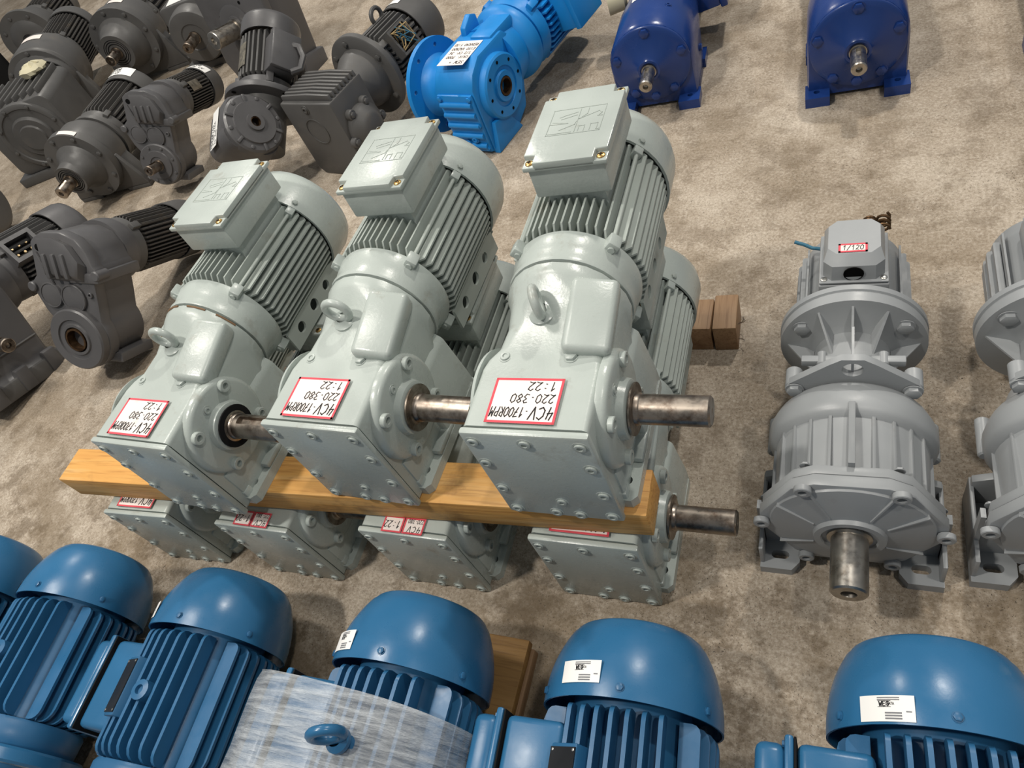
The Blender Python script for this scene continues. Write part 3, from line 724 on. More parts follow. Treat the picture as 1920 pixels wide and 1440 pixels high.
# ------------------------------------------------------------------ shared builders for the gearmotors further back
SW = Matrix(((1, 0, 0, 0), (0, 0, 1, 0), (0, 1, 0, 0), (0, 0, 0, 1)))      # prism drawn in plan, extruded upwards
SX = Matrix(((0, 1, 0, 0), (1, 0, 0, 0), (0, 0, 1, 0), (0, 0, 0, 1)))      # prism drawn in side view, extruded along X
def side_motor(t, m, R, L, k, mat='graphite', finmat='graphite_fin', cl=.12, nf=9, box=None, cowl=True, plate=None, quads=(0, 90, 180, 270), sep=False, rnd=False, tf=None):
    """motor body from y=0 (gear side) to the fan, axis on local Y"""
    part('motor_frame', lambda g: g.lathe([(-.02, 0), (-.02, R * .93), (.0, R * .96), (.03, R * .98), (.035, R * .76), (L, R * .76), (L, 0)], 40), mat, t, m, key=('frame', R, L))
    fins(t, m @ T(0, .035, 0), R, L - .04, nf, finmat, sep, .62, tf or max(.004, R * .045), 0, rnd, None, quads=quads)
    for a in (45, 135):
        part('clamp_lug', lambda g: g.box(-.014, .014, .0, .045, -.016, .016, .003), mat, t, m @ RY(-(a - 90)) @ T(0, 0, R * .97), key='dark_lug')
    if cowl:
        part('fan_cowl', lambda g: cowl_simple(g, R * 1.06, cl), mat, t, m @ T(0, L - .005, 0), key=('cowl', R, cl))
    if box:
        a, y0, y1, w, h = box
        b = part('terminal_box', lambda g: (g.box(-w / 2, w / 2, y0, y1, R * .8, R + h * .7, .006), ), mat, t, m @ RY(-(a - 90)), key=('tbox', R, w, y0))
        part('box_lid', lambda g: (g.box(-w / 2 - .004, w / 2 + .004, y0 - .004, y1 + .004, R + h * .7, R + h, .006)), mat, b, key=('tlid', R, w, y0))
    if plate:
        a, y0, y1, w = plate
        part('nameplate', lambda g: curved(g, R + .004, w, y1 - y0, 0, (y0 + y1) / 2), 'alu_plate', t, m @ RY(-(a - 90)), key=('nplate', R, w))
def note(t, m, w, h, lines, mat='white_paper'):
    return paper_label(t, m, w, h, lines, .003, 'paper_note', mat=mat, edge=None, wd=.12)
def note_curved(t, m, R, w, h, rows, name='paper_note', mat='white_paper', letters=True):
    o = part(name, lambda g: curved(g, R + .0015, w, h), mat, t, m)
    if letters:
        def tx(g):
            q = G()
            for (s_, x, y, hh, cw) in rows: strokes(q, s_, x, y, hh, cw, .13)
            g.add([((R + .0022) * math.sin(x / R), y, (R + .0022) * math.cos(x / R)) for x, y, _ in q.v], q.f)
        part('lettering', tx, 'ink', o)
    return o
def shaft_part(t, m, r, L, key, mat='steel', slot_=True, name='output_shaft'):
    """shaft from y=0 to y=-L with a keyway on its upper side and a centre hole"""
    def f(g):
        g.lathe([(.0, 0), (.0, r * 1.12), (-L * .08, r * 1.12), (-L * .08, 0)], 28)
        if slot_:
            pts = [(r * math.sin(R_(a)), r * math.cos(R_(a))) for a in range(18, 343, 12)] + [(-r * .28, r * .6), (r * .28, r * .6)]
            g.lathe([(-L * .08, 0), (-L * .08, r), (-L * .2, r), (-L * .2, 0)], 28)
            g.prism(pts, -L * .2, -L * .8, 0)
            g.lathe([(-L * .8, 0), (-L * .8, r), (-L + .003, r), (-L, r - .003), (-L, r * .42), (-L + .012, r * .36), (-L + .016, 0)], 28)
        else: g.lathe([(-L * .08, r), (-L + .003, r), (-L, r - .003), (-L, r * .42), (-L + .012, r * .36), (-L + .016, 0)], 28)
    return part(name, f, mat, t, m, key=('shaft', r, L, slot_))
def d_outline(r, z, w, n=9):   # round top tangent to a flat base
    return [(w, 0), (r * 1.0, z)] + [(r * math.cos(R_(a)), z + r * math.sin(R_(a))) for a in [180 * i / (n * 2) for i in range(1, n * 2)]] + [(-r, z), (-w, 0)]

def coax(label, loc, yaw, P, mat='graphite', group='graphite gearmotors crowded at the upper left', fm='graphite_fin'):
    """in-line gear unit: shaft, bearing nose, bolted flange, drum, feet, motor"""
    t = thing('inline_gearmotor', label, 'gearmotor', loc, yaw, group, scale=P.get('s', 1))
    AZ, r = P['z'], P['r']
    mm = T(0, 0, AZ)
    shaft_part(t, mm @ T(0, P['nose'][0][0], 0), P['rs'], P['ls'], 'coax')
    ns = part('bearing_nose', lambda g: g.lathe([(P['nose'][0][0] + .004, 0)] + P['nose'], 44), mat, t, mm)
    n0 = P['nose'][0]
    part('shaft_seal', lambda g: [g.torus(n0[1] * k, .003, 28, 6, T(0, n0[0] + .002, 0)) for k in (.62, .78, .92)] and None, 'rubber', ns)
    dr = part('gear_drum', lambda g: g.lathe(P['drum'], 52), mat, t, mm)
    for a in P['bolts']:
        bolt(dr, T(P['rb'] * math.cos(R_(a)), P['yb'], P['rb'] * math.sin(R_(a))), .013, 'hex', mat)
    if P.get('foot'):
        y0, y1, w = P['foot']
        for sx in (-1, 1):
            def ft(g):
                g.prism([(0.0, .02), (w, .02), (w, .035), (r * .98, AZ * .95), (0.0, AZ)], y0, y0 + .022, .002)
                g.prism([(r * .5, 0), (w, 0), (w, .03), (r * .5, .03)], y0, y1, .004)
                g.prism([(r * .5, .02), (w - .03, .02), (r * .9, AZ * .8), (r * .5, AZ * .8)], y0 + .02, y1 - .02, .004)
            part('foot', ft, mat, t, SCL(sx, 1, 1))
    my = P['my']
    side_motor(t, mm @ T(0, my, 0), P['mr'], P['ml'], label, mat, fm, P.get('cl', .12), P.get('nf', 9), P.get('box'), plate=P.get('plate'), rnd=P.get('rnd', False), tf=P.get('tf'))
    if P.get('tag'):
        a, y, w, h, R, inkless = P['tag']
        note_curved(t, mm @ RY(-(a - 90)) @ T(0, y, 0), R, w, h, [('1:22', -.03, -.01, .02, .6)] if not inkless else [], 'sticker', 'paper' if inkless else 'white_paper', not inkless)
    return t

def parallel_box(label, loc, yaw, tilt, s, hollow, roll=0, mat='graphite_smooth', note_=False, ml=.30):
    t = thing('parallel_shaft_gearmotor', label, 'gearmotor', loc, yaw, 'graphite gearmotors crowded at the upper left', tilt=tilt, scale=s, roll=roll)
    out = [(.128 * math.cos(R_(a)), .115 + .128 * math.sin(R_(a))) for a in range(-80, 31, 10)] + [(.122, .26), (.128, .33), (.152, .345), (.152, .385), (.14, .40), (.128, .45), (.09, .50), (.03, .525), (-.06, .525), (-.095, .51), (-.122, .49), (-.128, .44), (-.14, .36), (-.168, .335), (-.172, .30), (-.16, .27), (-.14, .22)] + [(.128 * math.cos(R_(a)), .115 + .128 * math.sin(R_(a))) for a in range(150, 271, 10)]
    h = part('gear_housing', lambda g: (g.prism(out, .0, .05, .007), g.prism([(x * .94, .02 + z * .945) for x, z in out], .045, .20, .01)), mat, t, key='pb_house', smooth=34)
    # stepped hood above the gears
    def hood(g):
        P0 = [(-.06, .345), (.095, .335), (.115, .40), (.075, .475), (.02, .50), (-.055, .50)]
        g.loft([[(x, -.002, z) for x, z in P0], [(x * .96, -.03, .42 + (z - .42) * .9 + .02) for x, z in P0], [(x * .86, -.036, .435 + (z - .42) * .72) for x, z in P0]])
    part('hood', hood, mat, h, key='pb_hood')
    for i in range(3): part('hood_rib', lambda g: g.box(-.009, .009, -.046, -.01, .36, .455, .006), mat, h, T(-.03 + .042 * i, 0, 0) @ RY(0), key='pb_hrib')
    part('rim_rib', lambda g: g.tube([(-.105, -.002, .45), (-.085, -.004, .40), (-.062, -.004, .33), (-.045, -.003, .29)], .006, 8), mat, h, key='pb_rim')
    part('flange_seam', lambda g: g.box(.02, .158, -.008, .21, .335, .375, .006), mat, h, key='pb_seam')
    part('lug_hole', lambda g: g.lathe([(0, 0), (0, .014), (-.001, .014), (-.001, 0)], 18), 'black', h, T(-.09, -.0002, .468), key='pb_hole')
    for x, z, r in ((-.085, .285, .045), (.018, .275, .050)):
        part('bearing_cap', lambda g: g.lathe([(0.005, 0), (.005, r * 1.13), (-.008, r * 1.13), (-.011, r * 1.08), (-.011, r * 1.0), (-.008, r * .98), (-.0095, r * .9), (-.0095, 0)], 36), mat, h, T(x, 0, z), key=('pb_cap', r))
    for x, z in ((-.168, .315), (.15, .365)):
        part('cast_boss', lambda g: g.cyl(-.012, .05, .02, 18, .004), mat, h, T(x, 0, z), key='pb_boss')
    bolt(h, T(.10, -.001, .29), .011, 'socket', mat)
    if hollow:
        b = part('bearing_hub', lambda g: g.lathe([(.01, .124), (-.028, .124), (-.034, .118), (-.034, .082), (-.028, .08), (-.028, .066), (-.034, .062), (-.034, .052), (-.02, .048), (.0, .046)], 48), mat, h, T(0, 0, .115), key='pb_hub')
        part('hollow_shaft', lambda g: g.lathe([(-.036, .046), (-.036, .039), (.15, .039), (.15, .046), (-.036, .046)], 32), 'rust', h, T(0, 0, .115), key='pb_hollow')
        part('bore_back', lambda g: g.lathe([(.12, 0), (.12, .0395), (.13, .0395), (.13, 0)], 24), 'rust', h, T(0, 0, .115), key='pb_back')
    else:
        b = part('bearing_hub', lambda g: g.lathe([(.01, .122), (-.02, .122), (-.026, .116), (-.026, .085), (-.034, .082), (-.034, .05), (-.028, .046), (-.028, 0)], 48), mat, h, T(0, 0, .115), key='pb_hub2')
        for a in range(20, 380, 45): bolt(b, T(.103 * math.cos(R_(a)), -.026, .103 * math.sin(R_(a))), .0085, 'hex', mat)
        shaft_part(h, T(0, -.028, .115), .029, .11, 'pb')
    for sx in (1, -1): part('base_rib', lambda g: g.box(.06, .135, .03, .2, .005, .045, .006), mat, h, SCL(sx, 1, 1), key='pb_base')
    mo = T(0, .195, .405)
    part('motor_adapter', lambda g: g.lathe([(0, 0), (0, .128), (.03, .13), (.06, .126), (.062, .12), (.075, .12), (.075, 0)], 44), mat, t, mo, key='pb_adapter')
    side_motor(t, mo @ T(0, .09, 0), .118, ml, 'pb', 'graphite', 'graphite_fin', .14, 11)
    return t, mo

# ------------------------------------------------------------------ graphite group, upper left
P7 = dict(s=.89, z=.23, r=.19, rs=.032, ls=.11, nose=[(-.12, .07), (-.122, .08), (-.08, .084), (-.05, .09), (-.025, .105), (-.01, .125), (.02, .14)], drum=[(.0, .1), (.0, .19), (.045, .192), (.048, .178), (.15, .178), (.18, .165), (.2, .15), (.215, .14), (.215, .155), (.24, .155), (.245, 0)],
          bolts=range(15, 375, 45), rb=.168, yb=0, foot=(.05, .18, .25), my=.265, mr=.15, ml=.34, cl=.13, nf=10, rnd=True, tf=.008, box=(205, .06, .2, .11, .07), tag=(72, .02, .10, .03, .1925, True))
d7 = coax('graphite inline gearmotor with slotted shaft at front left, white sheet on cowl', (-3.31, 2.15, 0), 9, P7)
note_curved(d7, T(0, .67, .23) @ RY(2), .1595, .2, .075, [('REDUTOR', -.08, .005, .022, .7), ('1:22 CV', -.08, -.025, .022, .7)])
P3 = dict(z=.25, r=.2, rs=.03, ls=.10, nose=[(-.10, .08), (-.102, .10), (-.05, .108), (-.02, .125), (.01, .145), (.03, .15)], drum=[(.02, .1), (.02, .2), (.07, .2), (.075, .192), (.20, .19), (.23, .175), (.25, .15), (.25, 0)],
          bolts=range(10, 370, 40), rb=.178, yb=.02, foot=(.07, .2, .26), my=.27, mr=.15, ml=.34, tf=.009, nf=8, tag=(78, .13, .09, .035, .1925, True))
coax('graphite inline gearmotor with stepped nose and broad foot behind the white sheeted one', (-3.92, 3.33, 0), 13, P3)
P2 = dict(z=.25, r=.2, rs=.03, ls=.09, nose=[(-.03, .06), (-.032, .07), (-.01, .11), (.01, .16), (.03, .17)], drum=[(.02, .1), (.02, .195), (.05, .196), (.055, .2), (.26, .2), (.265, .19), (.30, .185), (.31, .165), (.33, .16), (.34, .14), (.34, 0)],
          bolts=range(20, 380, 60), rb=.178, yb=.02, foot=(.03, .16, .24), my=.36, mr=.15, ml=.36, tf=.006, nf=12, tag=(84, .2, .12, .06, .201, True))
coax('graphite inline gearmotor with a long plain drum and small pale sticker', (-4.36, 3.03, 0), 26, P2)

t8, mo8 = parallel_box('graphite gearmotor with two round caps and short solid shaft, noted cowl', (-2.81, 2.10, .09), 7, 18, .755, False, roll=14, ml=.28)
note_curved(t8, mo8 @ RY(8) @ T(0, .405, 0), .126, .15, .075, [('MOTOR', -.06, .012, .022, .7), ('1:36 CV', -.06, -.02, .022, .7)])
note_curved(t8, mo8 @ RY(58) @ T(0, .2, 0), .121, .06, .10, [], 'nameplate', 'alu_plate', False)
t11, mo11 = parallel_box('graphite gearmotor with two round caps and a hollow bore, left of the stack', (-2.40, 1.038, .107), 2.5, 30, .88, True, roll=9, ml=.30)

# right angle unit with hollow bore and upright leaning motor
t = thing('right_angle_gearmotor', 'graphite right angle gearmotor with hollow bore and flanged motor leaning upwards', 'gearmotor', (-2.16, 2.18, .25), 5, 'graphite gearmotors crowded at the upper left', tilt=-28)
gm = RY(-30) @ T(0, -.075, .075)
def body6(g):
    S = [(-.12, .085, .04), (-.10, .105, .05), (.06, .11, .055), (.085, .107, .065)]
    g.loft([[(x, y, z) for y, z in rrect(-k, k, -k, k, c)] for x, k, c in S])
h6 = part('gear_housing', body6, 'graphite_smooth', t, gm, smooth=40)
part('side_cover', lambda g: g.lathe([(.07, 0), (.07, .118), (.10, .116), (.108, .108), (.11, .085), (.118, .082), (.118, .035), (.126, .034), (.126, .02), (.1, .019), (.05, .019)], 44, Y2X), 'graphite_smooth', h6)
part('hollow_shaft', lambda g: g.lathe([(.122, .021), (.124, .017), (.02, .017), (.02, 0)], 24, Y2X), 'rust', h6)
for a in range(0, 360, 60):
    part('cover_rib', lambda g: g.box(.104, .115, -.006, .006, .082, .113, .002), 'graphite_smooth', h6, RX(a), key='d6_rib')
    bolt(h6, RX(a + 30) @ T(.106, 0, .1) @ RZ(90), .009, 'hex', 'graphite_smooth')
note(h6, T(-.02, -.01, .1112) @ RZ(90), .16, .07, [('HORARIOS', -.075, .012, .018, .7), ('1:40 VIDA', -.07, -.008, .016, .7), ('CV 220', -.07, -.028, .014, .7)])
dm = T(0, 0, 0)
part('input_neck', lambda g: g.lathe([(-.12, 0), (-.12, .085), (.03, .085), (.07, .10), (.08, .10), (.08, 0)], 40), 'graphite', t, dm)
fd = part('motor_flange', lambda g: g.lathe([(.07, 0), (.07, .158), (.073, .16), (.092, .16), (.095, .155), (.095, 0)], 56), 'graphite_smooth', t, dm)
for a in (20, 110, 200, 290): part('flange_hole', lambda g: g.lathe([(0, 0), (0, .009), (-.001, .009), (-.001, 0)], 14), 'black', fd, T(.14 * math.cos(R_(a)), .0698, .14 * math.sin(R_(a))), key='d6_hole')
side_motor(t, dm @ T(0, .115, 0), .112, .24, 'd6', 'graphite_smooth', 'graphite', .09, 8, box=(28, .04, .19, .11, .07), plate=(120, .08, .18, .08), rnd=False, tf=.009)
part('cable_bracket', lambda g: g.tube([(.155, .27, .06), (.19, .26, .05), (.205, .22, .04), (.195, .17, .04), (.165, .15, .06)], .013, 8), 'graphite_smooth', t, dm)

# square faced unit with round bearing drum and slotted shaft
t = thing('square_gear_unit', 'graphite gear unit with a squared flange, round nose and white sheet on top', 'gearmotor', (-3.38, 3.36, 0), 13, 'graphite gearmotors crowded at the upper left')
mm = T(0, 0, .2)
part('gear_housing', lambda g: (g.prism(rrect(-.17, .17, -.2, .165, .04), .03, .32, .012), g.prism([(-.21, -.2), (.26, -.2), (.26, -.16), (-.21, -.16)], .0, .35, .006)), 'graphite', t, mm)
part('bearing_nose', lambda g: g.lathe([(.05, .155), (-.03, .15), (-.05, .14), (-.055, .12), (-.055, .075), (-.05, .07), (-.05, 0)], 44), 'graphite', t, mm)
shaft_part(t, mm @ T(0, -.05, 0), .03, .13, 'd4')
note(t, T(-.02, .13, .3665) @ RZ(190), .2, .15, [('CV 220', -.08, .04, .022, .7), ('1:60', -.08, .01, .022, .7), ('380', -.08, -.02, .022, .7)])
for a in (45, 135): bolt(t, mm @ T(.24 * math.cos(R_(a)), .028, .24 * math.sin(R_(a))), .012, 'hex', 'graphite')

# flat plate gearbox with stout hollow ended shaft
t = thing('shaft_mounted_gearbox', 'graphite flat faced gearbox with a stout brass coloured shaft end', 'gearbox', (-2.76, 2.93, .02), -9, 'graphite gearmotors crowded at the upper left', tilt=11)
P5o = [(-.15, .03), (.15, .0), (.21, .02), (.23, .10), (.23, .62), (.2, .66), (-.2, .66), (-.23, .62), (-.21, .14)]
h5 = part('gear_housing', lambda g: (g.prism(P5o, .0, .05, .012), g.prism([(x * .95, .015 + z * .96) for x, z in P5o], .045, .25, .02)), 'graphite_smooth', t)
part('face_ring', lambda g: (g.lathe([(.002, .11), (-.006, .11), (-.008, .10), (-.008, .06), (-.014, .058), (-.014, 0)], 44)), 'graphite_smooth', h5, T(0, 0, .3))
for x, z in ((-.16, .30), (-.10, .12), (.19, .46), (.19, .12), (-.17, .5)): bolt(h5, T(x, -.001, z), .017, 'flush', 'graphite')
part('foot_block', lambda g: g.box(.05, .24, .1, .27, .0, .10, .012), 'graphite_smooth', h5)
for x, z in ((.08, .41), (-.09, .36)): part('tapped_hole', lambda g: g.lathe([(0, 0), (0, .008), (-.001, .008), (-.001, 0)], 12), 'black', h5, T(x, -.0005, z), key='d5_hole')
shaft_part(h5, T(0, -.014, .3), .042, .16, 'd5', 'steel_bright')

# ribbed gearbox with round cover at the left edge
t = thing('ribbed_gearbox', 'graphite ribbed gearbox with a large round end cover at the left edge', 'gearbox', (-3.93, 2.50, 0), 22, 'graphite gearmotors crowded at the upper left')
h9 = part('gear_housing', lambda g: (g.prism(rrect(-.27, .18, .05, .40, .05), 0, .34, .01), g.prism([(-.31, 0), (.21, 0), (.21, .05), (-.31, .05)], -.02, .36, .006)), 'graphite', t)
for i in range(9): part('casing_rib', lambda g: g.box(-.006, .006, .03, .32, .39, .428, .003), 'graphite', h9, T(-.235 + i * .047, 0, 0), key='d9_rib')
c9 = part('end_cover', lambda g: g.lathe([(.01, .182), (-.016, .18), (-.02, .172), (-.02, .155), (-.014, .15), (-.014, .11), (-.03, .10), (-.03, .07), (-.04, .065), (-.04, 0)], 52), 'graphite', t, T(-.02, 0, .23))
for a in range(15, 375, 45): bolt(c9, T(.166 * math.cos(R_(a)), -.02, .166 * math.sin(R_(a))), .011, 'hex', 'graphite')
side_motor(t, T(-.14, .38, .25), .125, .26, 'd9')
def rag(g):
    r = random.Random(4)
    g.loft([[(.055 * k * math.cos(R_(a)) * r.uniform(.7, 1.3), .065 * k * math.sin(R_(a)) * r.uniform(.7, 1.3), z * r.uniform(.8, 1.2)) for a in range(0, 360, 20)] for k, z in ((.9, 0), (1.15, .012), (1, .03), (.75, .045), (.45, .05), (.15, .045))])
part('folded_rag', rag, 'cloth', None, T(-3.97, 2.76, .429), smooth=35)
solo(bpy.data.objects['folded_rag'], 'crumpled cream rag lying on the ribbed gearbox', 'rag')

# gearbox and motor at the left edge in front
t = thing('tilted_gearmotor', 'graphite gearmotor tipped back at the left edge, open terminal slot, bolted base', 'gearmotor', (-3.0, .92, .06), -5, 'graphite gearmotors crowded at the upper left', tilt=15)
P12 = [(-.2, .0), (.2, .0), (.2, .05), (.185, .06), (.185, .32), (.16, .40), (.1, .44), (-.1, .44), (-.185, .36), (-.185, .06), (-.2, .05)]
h12 = part('gear_housing', lambda g: g.prism(P12, -.05, .24, .018, seg=3), 'graphite_smooth', t)
part('base_flange', lambda g: g.box(-.21, .21, -.07, .27, -.02, .05, .01), 'graphite', h12)
for y in (-.02, .1, .22): part('flange_boss', lambda g: g.box(.19, .217, -.025, .025, -.015, .075, .006), 'graphite_smooth', h12, T(0, y, 0), key='d12_boss')
part('casting_seam', lambda g: g.tube([(.187, -.04, .14), (.187, .23, .14)], .004, 6), 'graphite', h12)
for y, z in ((-.02, .3), (.03, .09)): part('tapped_hole', lambda g: g.lathe([(0, 0), (0, .009), (-.001, .009), (-.001, 0)], 12, Y2X @ RZ(180)), 'black', h12, T(.1855, y, z), key='d12_hole')
shaft_part(t, T(.19, .08, .2) @ RZ(90), .026, .12, 'd12')
mo = T(.0, .25, .33)
part('motor_adapter', lambda g: g.lathe([(-.03, 0), (-.03, .135), (.03, .135), (.06, .125), (.06, 0)], 40), 'graphite_smooth', t, mo)
side_motor(t, mo @ T(0, .08, 0), .125, .26, 'd12', 'graphite_smooth', 'graphite', .12, 10)
b = part('terminal_box', lambda g: (g.prism([(-.05, 0), (.05, 0), (.05, .13), (-.05, .13)], .09, .15, 0, T(0, .1, 0) @ SW, holes=[[(-.035, .015), (.035, .015), (.035, .115), (-.035, .115)]])), 'graphite_smooth', t, mo @ RY(55))
part('terminal_block', lambda g: g.box(-.034, .034, .116, .214, .085, .105, .002), 'rubber', b)
for i in range(6): part('terminal_stud', lambda g: g.cyl(0, .018, .006, 6, .001, Y2Z), 'brass_steel', b, T(-.015 + .03 * (i % 2), .135 + .03 * (i // 2), .105), key='d12_stud')

# worm unit with finned lid, round side cover and flanged motor
t = thing('worm_gearmotor', 'dark grey worm gearmotor with ribbed top, beside the azure one', 'gearmotor', (-1.885, 2.12, 0), -14)
h13 = part('gear_housing', lambda g: g.prism([(-.135, .03), (-.11, 0), (.13, 0), (.15, .03), (.15, .33), (-.135, .33)], 0, .2, .008), 'graphite', t)
for i in range(8): part('top_rib', lambda g: g.prism([(-.13, .325), (.145, .325), (.14, .352), (.02, .356), (-.125, .35)], -.006, .006, .002), 'graphite', h13, T(0, .025 + i * .022, 0), key='d13_rib')
part('face_disc', lambda g: g.lathe([(.002, .055), (-.0025, .055), (-.0025, .052), (0, .052)], 36), 'graphite', h13, T(.0, 0, .21))
bolt(h13, T(.0, -.001, .305), .014, 'flush', 'graphite', 'filler_plug')
c13 = part('side_cover', lambda g: g.lathe([(-.002, 0), (-.002, .085), (.02, .085), (.028, .075), (.05, .055), (.058, .04), (.058, 0)], 40, Y2X), 'graphite', t, T(.15, .1, .17))
for a in (30, 100, 170, 260, 330):
    part('cover_lug', lambda g: g.cyl(0, .024, .02, 16, .003, Y2X), 'graphite', c13, RX(a) @ T(-.001, 0, .088), key='d13_lug')
    bolt(c13, RX(a) @ T(.023, 0, .088) @ RZ(90), .013, 'hex', 'graphite')
shaft_part(t, T(-.135, .1, .17) @ RZ(-90), .026, .09, 'd13', 'steel_bright', False)
mo = T(.03, .2, .235)
n13 = part('motor_flange', lambda g: g.lathe([(-.03, 0), (-.03, .085), (.04, .09), (.09, .115), (.12, .12), (.122, .165), (.126, .17), (.148, .17), (.15, .16), (.15, 0)], 52), 'graphite', t, mo)
for a in (35, 100, 145, 325): bolt(n13, T(.142 * math.cos(R_(a)), .121, .142 * math.sin(R_(a))), .0125, 'hex', 'graphite')
side_motor(t, mo @ T(0, .17, 0), .118, .24, 'd13', 'graphite', 'graphite', .15, 9, tf=.008)
note_curved(t, mo @ RY(-18) @ T(0, .475, 0), .1255, .11, .08, [('MOTO 38', -.05, .012, .018, .7), ('REDUTOR', -.05, -.012, .018, .7), ('30 CV', -.05, -.034, .016, .7)])
part('lifting_lug', lambda g: g.torus(.03, .009, 20, 8, RZ(90) @ T(0, 0, .13)), 'graphite', t, mo @ T(-.03, .34, 0))
bx = part('terminal_box', lambda g: g.prism([(-.055, 0), (.055, 0), (.055, .11), (-.055, .11)], .07, .155, 0, SW, holes=[[(-.045, .01), (.045, .01), (.045, .10), (-.045, .10)]]), 'graphite', t, mo @ RY(62) @ T(0, .22, 0))
rw = random.Random(5)
for i in range(12):
    part('loose_wire', lambda g: g.tube([(rw.uniform(-.03, .03), .02 + rw.uniform(0, .07), .10), (rw.uniform(-.04, .04), .05 + rw.uniform(-.04, .04), .15), (rw.uniform(-.05, .05), .05 + rw.uniform(-.05, .05), .175), (rw.uniform(-.05, .05), .05 + rw.uniform(-.06, .05), .165)], .0025, 6), 'cable_tan' if i % 3 else 'cable_blue', bx)

# ------------------------------------------------------------------ azure helical bevel unit
t = thing('helical_bevel_gearmotor', 'azure blue gearmotor with big output flange and paper note on top', 'gearmotor', (-1.235, 2.20, 0), -16)
def b_house(g):
    out = [(-.05, .0), (.13, .0), (.2, .03), (.235, .12), (.235, .30), (.2, .335), (.04, .335), (-.02, .30), (-.05, .255)]
    g.prism(out, -.12, .06, .012, SX)
hb = part('gear_housing', b_house, 'azure', t)
part('neck', lambda g: g.lathe([(.19, 0), (.19, .13), (.235, .125), (.27, .118), (.29, .14), (.31, .145), (.325, .145), (.33, 0)], 48), 'azure', t, T(-.03, 0, .215))
part('neck_web', lambda g: g.box(-.045, .05, .14, .29, .3, .345, .01), 'azure', t)
part('lifting_ear', lambda g: g.prism([(.16, .32), (.25, .32), (.25, .37), (.22, .385), (.17, .36)], -.1, -.075, .004, SX), 'azure', t)
fc = part('ribbed_cover', lambda g: g.box(-.108, .052, -.062, -.048, .012, .245, .005), 'azure', t)
for i in range(5): part('cover_rib', lambda g: g.tube([(-.1, -.063, 0), (.044, -.063, 0)], .0115, 10), 'azure', fc, T(0, 0, .04 + .042 * i), key='bb_rib')
for x, z in ((-.096, .232), (.04, .232), (.04, .125), (.04, .03), (-.096, .03), (-.096, .125)): bolt(fc, T(x, -.062, z), .0105, 'hex', 'azure')
for x, z in ((-.04, .05), (.0, .07)): bolt(fc, T(x, -.07, z), .0115, 'flush', 'azure', 'oil_plug')
hub = part('bearing_hub', lambda g: g.lathe([(0, 0), (0, .115), (.03, .112), (.036, .105), (.036, .07), (.031, .068), (.031, .055), (.04, .052), (.04, .035), (.01, .033), (.01, .0)], 48, Y2X), 'azure', t, T(.055, .085, .19))
part('hollow_shaft', lambda g: g.lathe([(.036, .033), (.042, .033), (.042, .026), (.005, .026), (.005, 0)], 28, Y2X), 'rust', hub)
for a in range(0, 360, 45): part('tapped_hole', lambda g: g.lathe([(0, 0), (0, .006), (.001, .006), (.001, 0)], 10, Y2X), 'black', hub, RX(a) @ T(.036, 0, .09), key='bb_hole')
part('foot_pad', lambda g: g.prism([(-.05, 0), (.12, 0), (.06, .10), (-.02, .11)], .05, .078, .004, SX), 'azure', t)
def oflange(g):
    hl = [circ(.143 * math.cos(R_(a)), .143 * math.sin(R_(a)), .0085, 12) for a in range(22, 382, 45)]
    g.prism(circ(0, 0, .172, 56), 0, .018, 0, None, holes=hl)
    g.lathe([(.016, .0), (.016, .115), (.03, .105), (.06, .10), (.12, .105), (.14, .105), (.14, 0)], 48)
part('output_flange', oflange, 'azure', t, T(-.235, .085, .19) @ Y2X)
note(t, T(-.03, .055, .3365) @ RZ(183), .115, .15, [('SEW *', -.05, .05, .017, .75), ('CAIX. 7000', -.052, .02, .014, .68), ('1/2 CV. 36', -.05, -.005, .014, .68), ('EIXO VAZADO', -.053, -.03, .014, .66), ('REDUCAO 1:30', -.053, -.056, .014, .62)], 'paper')
side_motor(t, T(-.03, .365, .215), .145, .27, 'bb', 'azure', 'azure', .12, 10, quads=(0, 90, 180, 270))
b = part('terminal_box', lambda g: g.box(-.08, .08, .10, .26, .12, .2, .006), 'azure', t, T(-.03, .365, .215) @ RY(78))
part('box_lid', lambda g: g.box(-.085, .085, .095, .265, .2, .225, .005), 'azure', b)
part('side_cap', lambda g: g.lathe([(0, 0), (0, .05), (.06, .045), (.07, .03), (.07, 0)], 24), 'cloth', t, T(.25, .6, .2) @ RZ(-60), label='cream plastic cap')

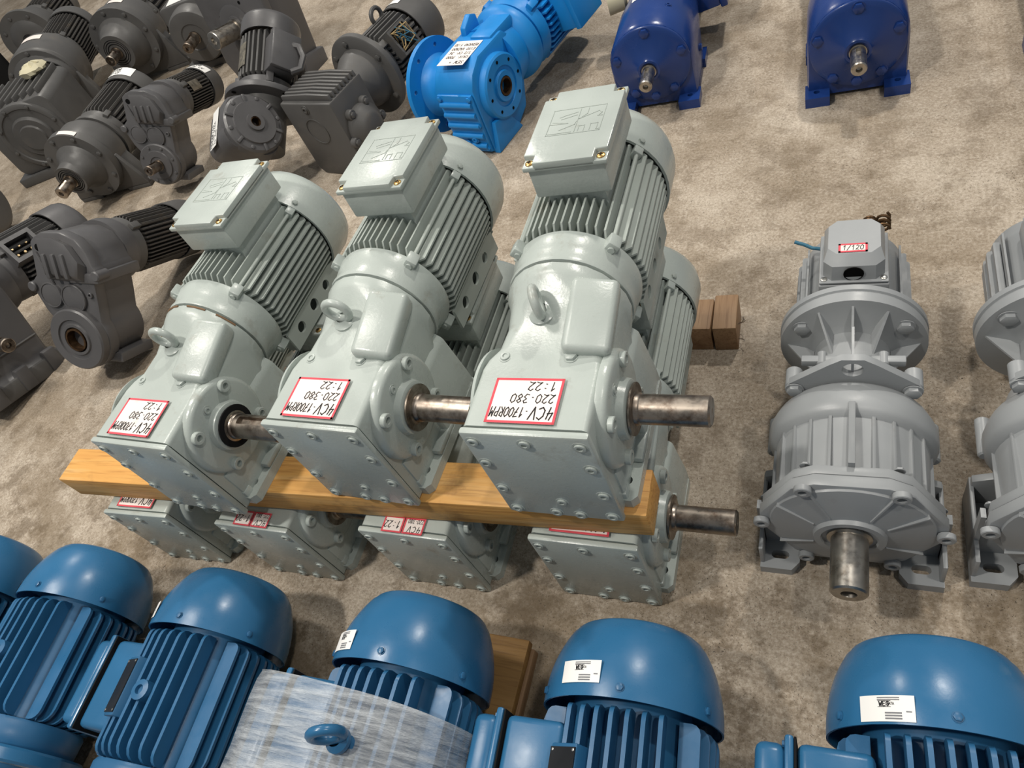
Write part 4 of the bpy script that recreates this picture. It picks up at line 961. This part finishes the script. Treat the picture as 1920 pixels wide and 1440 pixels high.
# ------------------------------------------------------------------ royal blue in-line units at the top
def royal(label, loc, yaw, tb):
    t = thing('royal_blue_gearmotor', label, 'gearmotor', loc, yaw, 'royal blue gearmotors at the top right')
    AZ = .165
    mm = T(0, 0, AZ)
    def body(g):
        def ring(y, r, w, zb): return [(x, y, z) for x, z in [(w, zb), (max(r, w * .97), AZ * .7)] + [(r * math.cos(R_(a)), AZ + r * math.sin(R_(a))) for a in range(0, 181, 12)] + [(-max(r, w * .97), AZ * .7), (-w, zb)]]
        g.loft([ring(.0, .132, .135, .012), ring(.012, .138, .138, .012), ring(.2, .138, .138, .012), ring(.30, .128, .12, .03), ring(.34, .125, .115, .04)])
    part('gear_housing', body, 'royal', t, smooth=50)
    fc = part('end_cover', lambda g: g.lathe([(.012, 0), (.012, .131), (-.008, .131), (-.012, .127), (-.014, .112), (-.03, .07), (-.044, .042), (-.05, .036), (-.05, .029), (-.046, .028), (-.046, 0)], 52), 'royal', t, mm)
    for a in (18, 90, 162, 234, 270, 306): bolt(fc, T(.112 * math.cos(R_(a)), -.0125, .112 * math.sin(R_(a))), .016, 'hex', 'royal')
    bolt(fc, T(-.06, -.0135, -.075), .008, 'flush', 'royal', 'drain_plug')
    shaft_part(t, mm @ T(0, -.046, 0), .0215, .095, 'royal', 'steel_bright')
    for sx in (-1, 1):
        part('foot', lambda g: (g.prism([(.075, -.045), (.145, -.045), (.145, .03), (.075, .03)], 0, .032, 0, SW, holes=[circ(.112, -.012, .009, 12)]), g.prism([(.075, .2), (.145, .2), (.145, .28), (.075, .28)], 0, .032, 0, SW, holes=[circ(.112, .24, .009, 12)]), g.box(.1, .138, .03, .2, .0, .05, .006)), 'royal', t, SCL(sx, 1, 1), key='royal_foot')
    bolt(t, mm @ RY(28) @ T(0, .12, .1375) @ RX(-90), .009, 'flush', 'royal', 'plug')
    bolt(t, T(.1385, .16, .10) @ RZ(90), .012, 'hex', 'royal', 'side_plug')
    side_motor(t, mm @ T(0, .36, 0), .13, .28, 'royal', 'royal', 'royal', .12, 9)
    if tb:
        b = part('terminal_box', lambda g: g.box(-.07, .07, .0, .16, .11, .19, .006), 'royal', t, mm @ T(0, .36, 0) @ RY(80))
        part('box_lid', lambda g: g.box(-.076, .076, -.006, .166, .19, .215, .005), 'royal', b)
        note_curved(t, mm @ RY(-8) @ T(0, .22, 0), .137, .10, .07, [('1:30', -.03, -.01, .02, .7)], 'sticker', 'white_paper')
    return t
royal('royal blue gearmotor at top with a terminal box on its right and a pale sticker', (-.605, 2.29, 0), 2, True)
royal('royal blue gearmotor at top right, standing alone with two clear front feet', (.02, 2.21, 0), 2, False)

royal('royal blue gearmotor cut off by the right edge of the picture', (0.605, 2.059, 0), 0, False)

# ------------------------------------------------------------------ partly seen units at the left edge
P1 = dict(z=.24, r=.2, rs=.03, ls=.10, nose=[(-.02, .05), (-.022, .07), (-.01, .12), (.01, .15)], drum=[(.0, .1), (.0, .2), (.03, .2), (.035, .15), (.20, .15), (.22, .14), (.22, 0)],
          bolts=range(10, 370, 45), rb=.165, yb=0, foot=(.05, .16, .22), my=.24, mr=.14, ml=.3, tf=.006, nf=10)
coax('graphite flanged gearmotor in the top left corner with a short shaft', (-5.3, 3.85, 0), 22, P1)
t = thing('dark_crate', 'black open topped crate in the top left corner', 'crate', (-5.75, 3.55, 0), 22)
for x0, x1, y0, y1 in ((-.2, .2, -.2, -.18), (-.2, .2, .18, .2), (-.2, -.18, -.18, .18), (.18, .2, -.18, .18)): part('side_board', lambda g: g.box(x0, x1, y0, y1, 0, .28, .003), 'rubber', t)
part('crate_bottom', lambda g: g.box(-.18, .18, -.18, .18, 0, .02), 'rubber', t)
t = thing('inline_gearmotor', 'graphite motor mostly outside the picture at the left edge, only its fan end showing', 'gearmotor', (-4.13, 1.93, 0), -70, 'graphite gearmotors crowded at the upper left')
side_motor(t, T(0, -.2, .17), .14, .3, 'edge')
for sx in (-1, 1): part('foot', lambda g: g.box(.06, .13, -.18, .05, 0, .08, .006), 'graphite', t, SCL(sx, 1, 1), key='edge_foot')
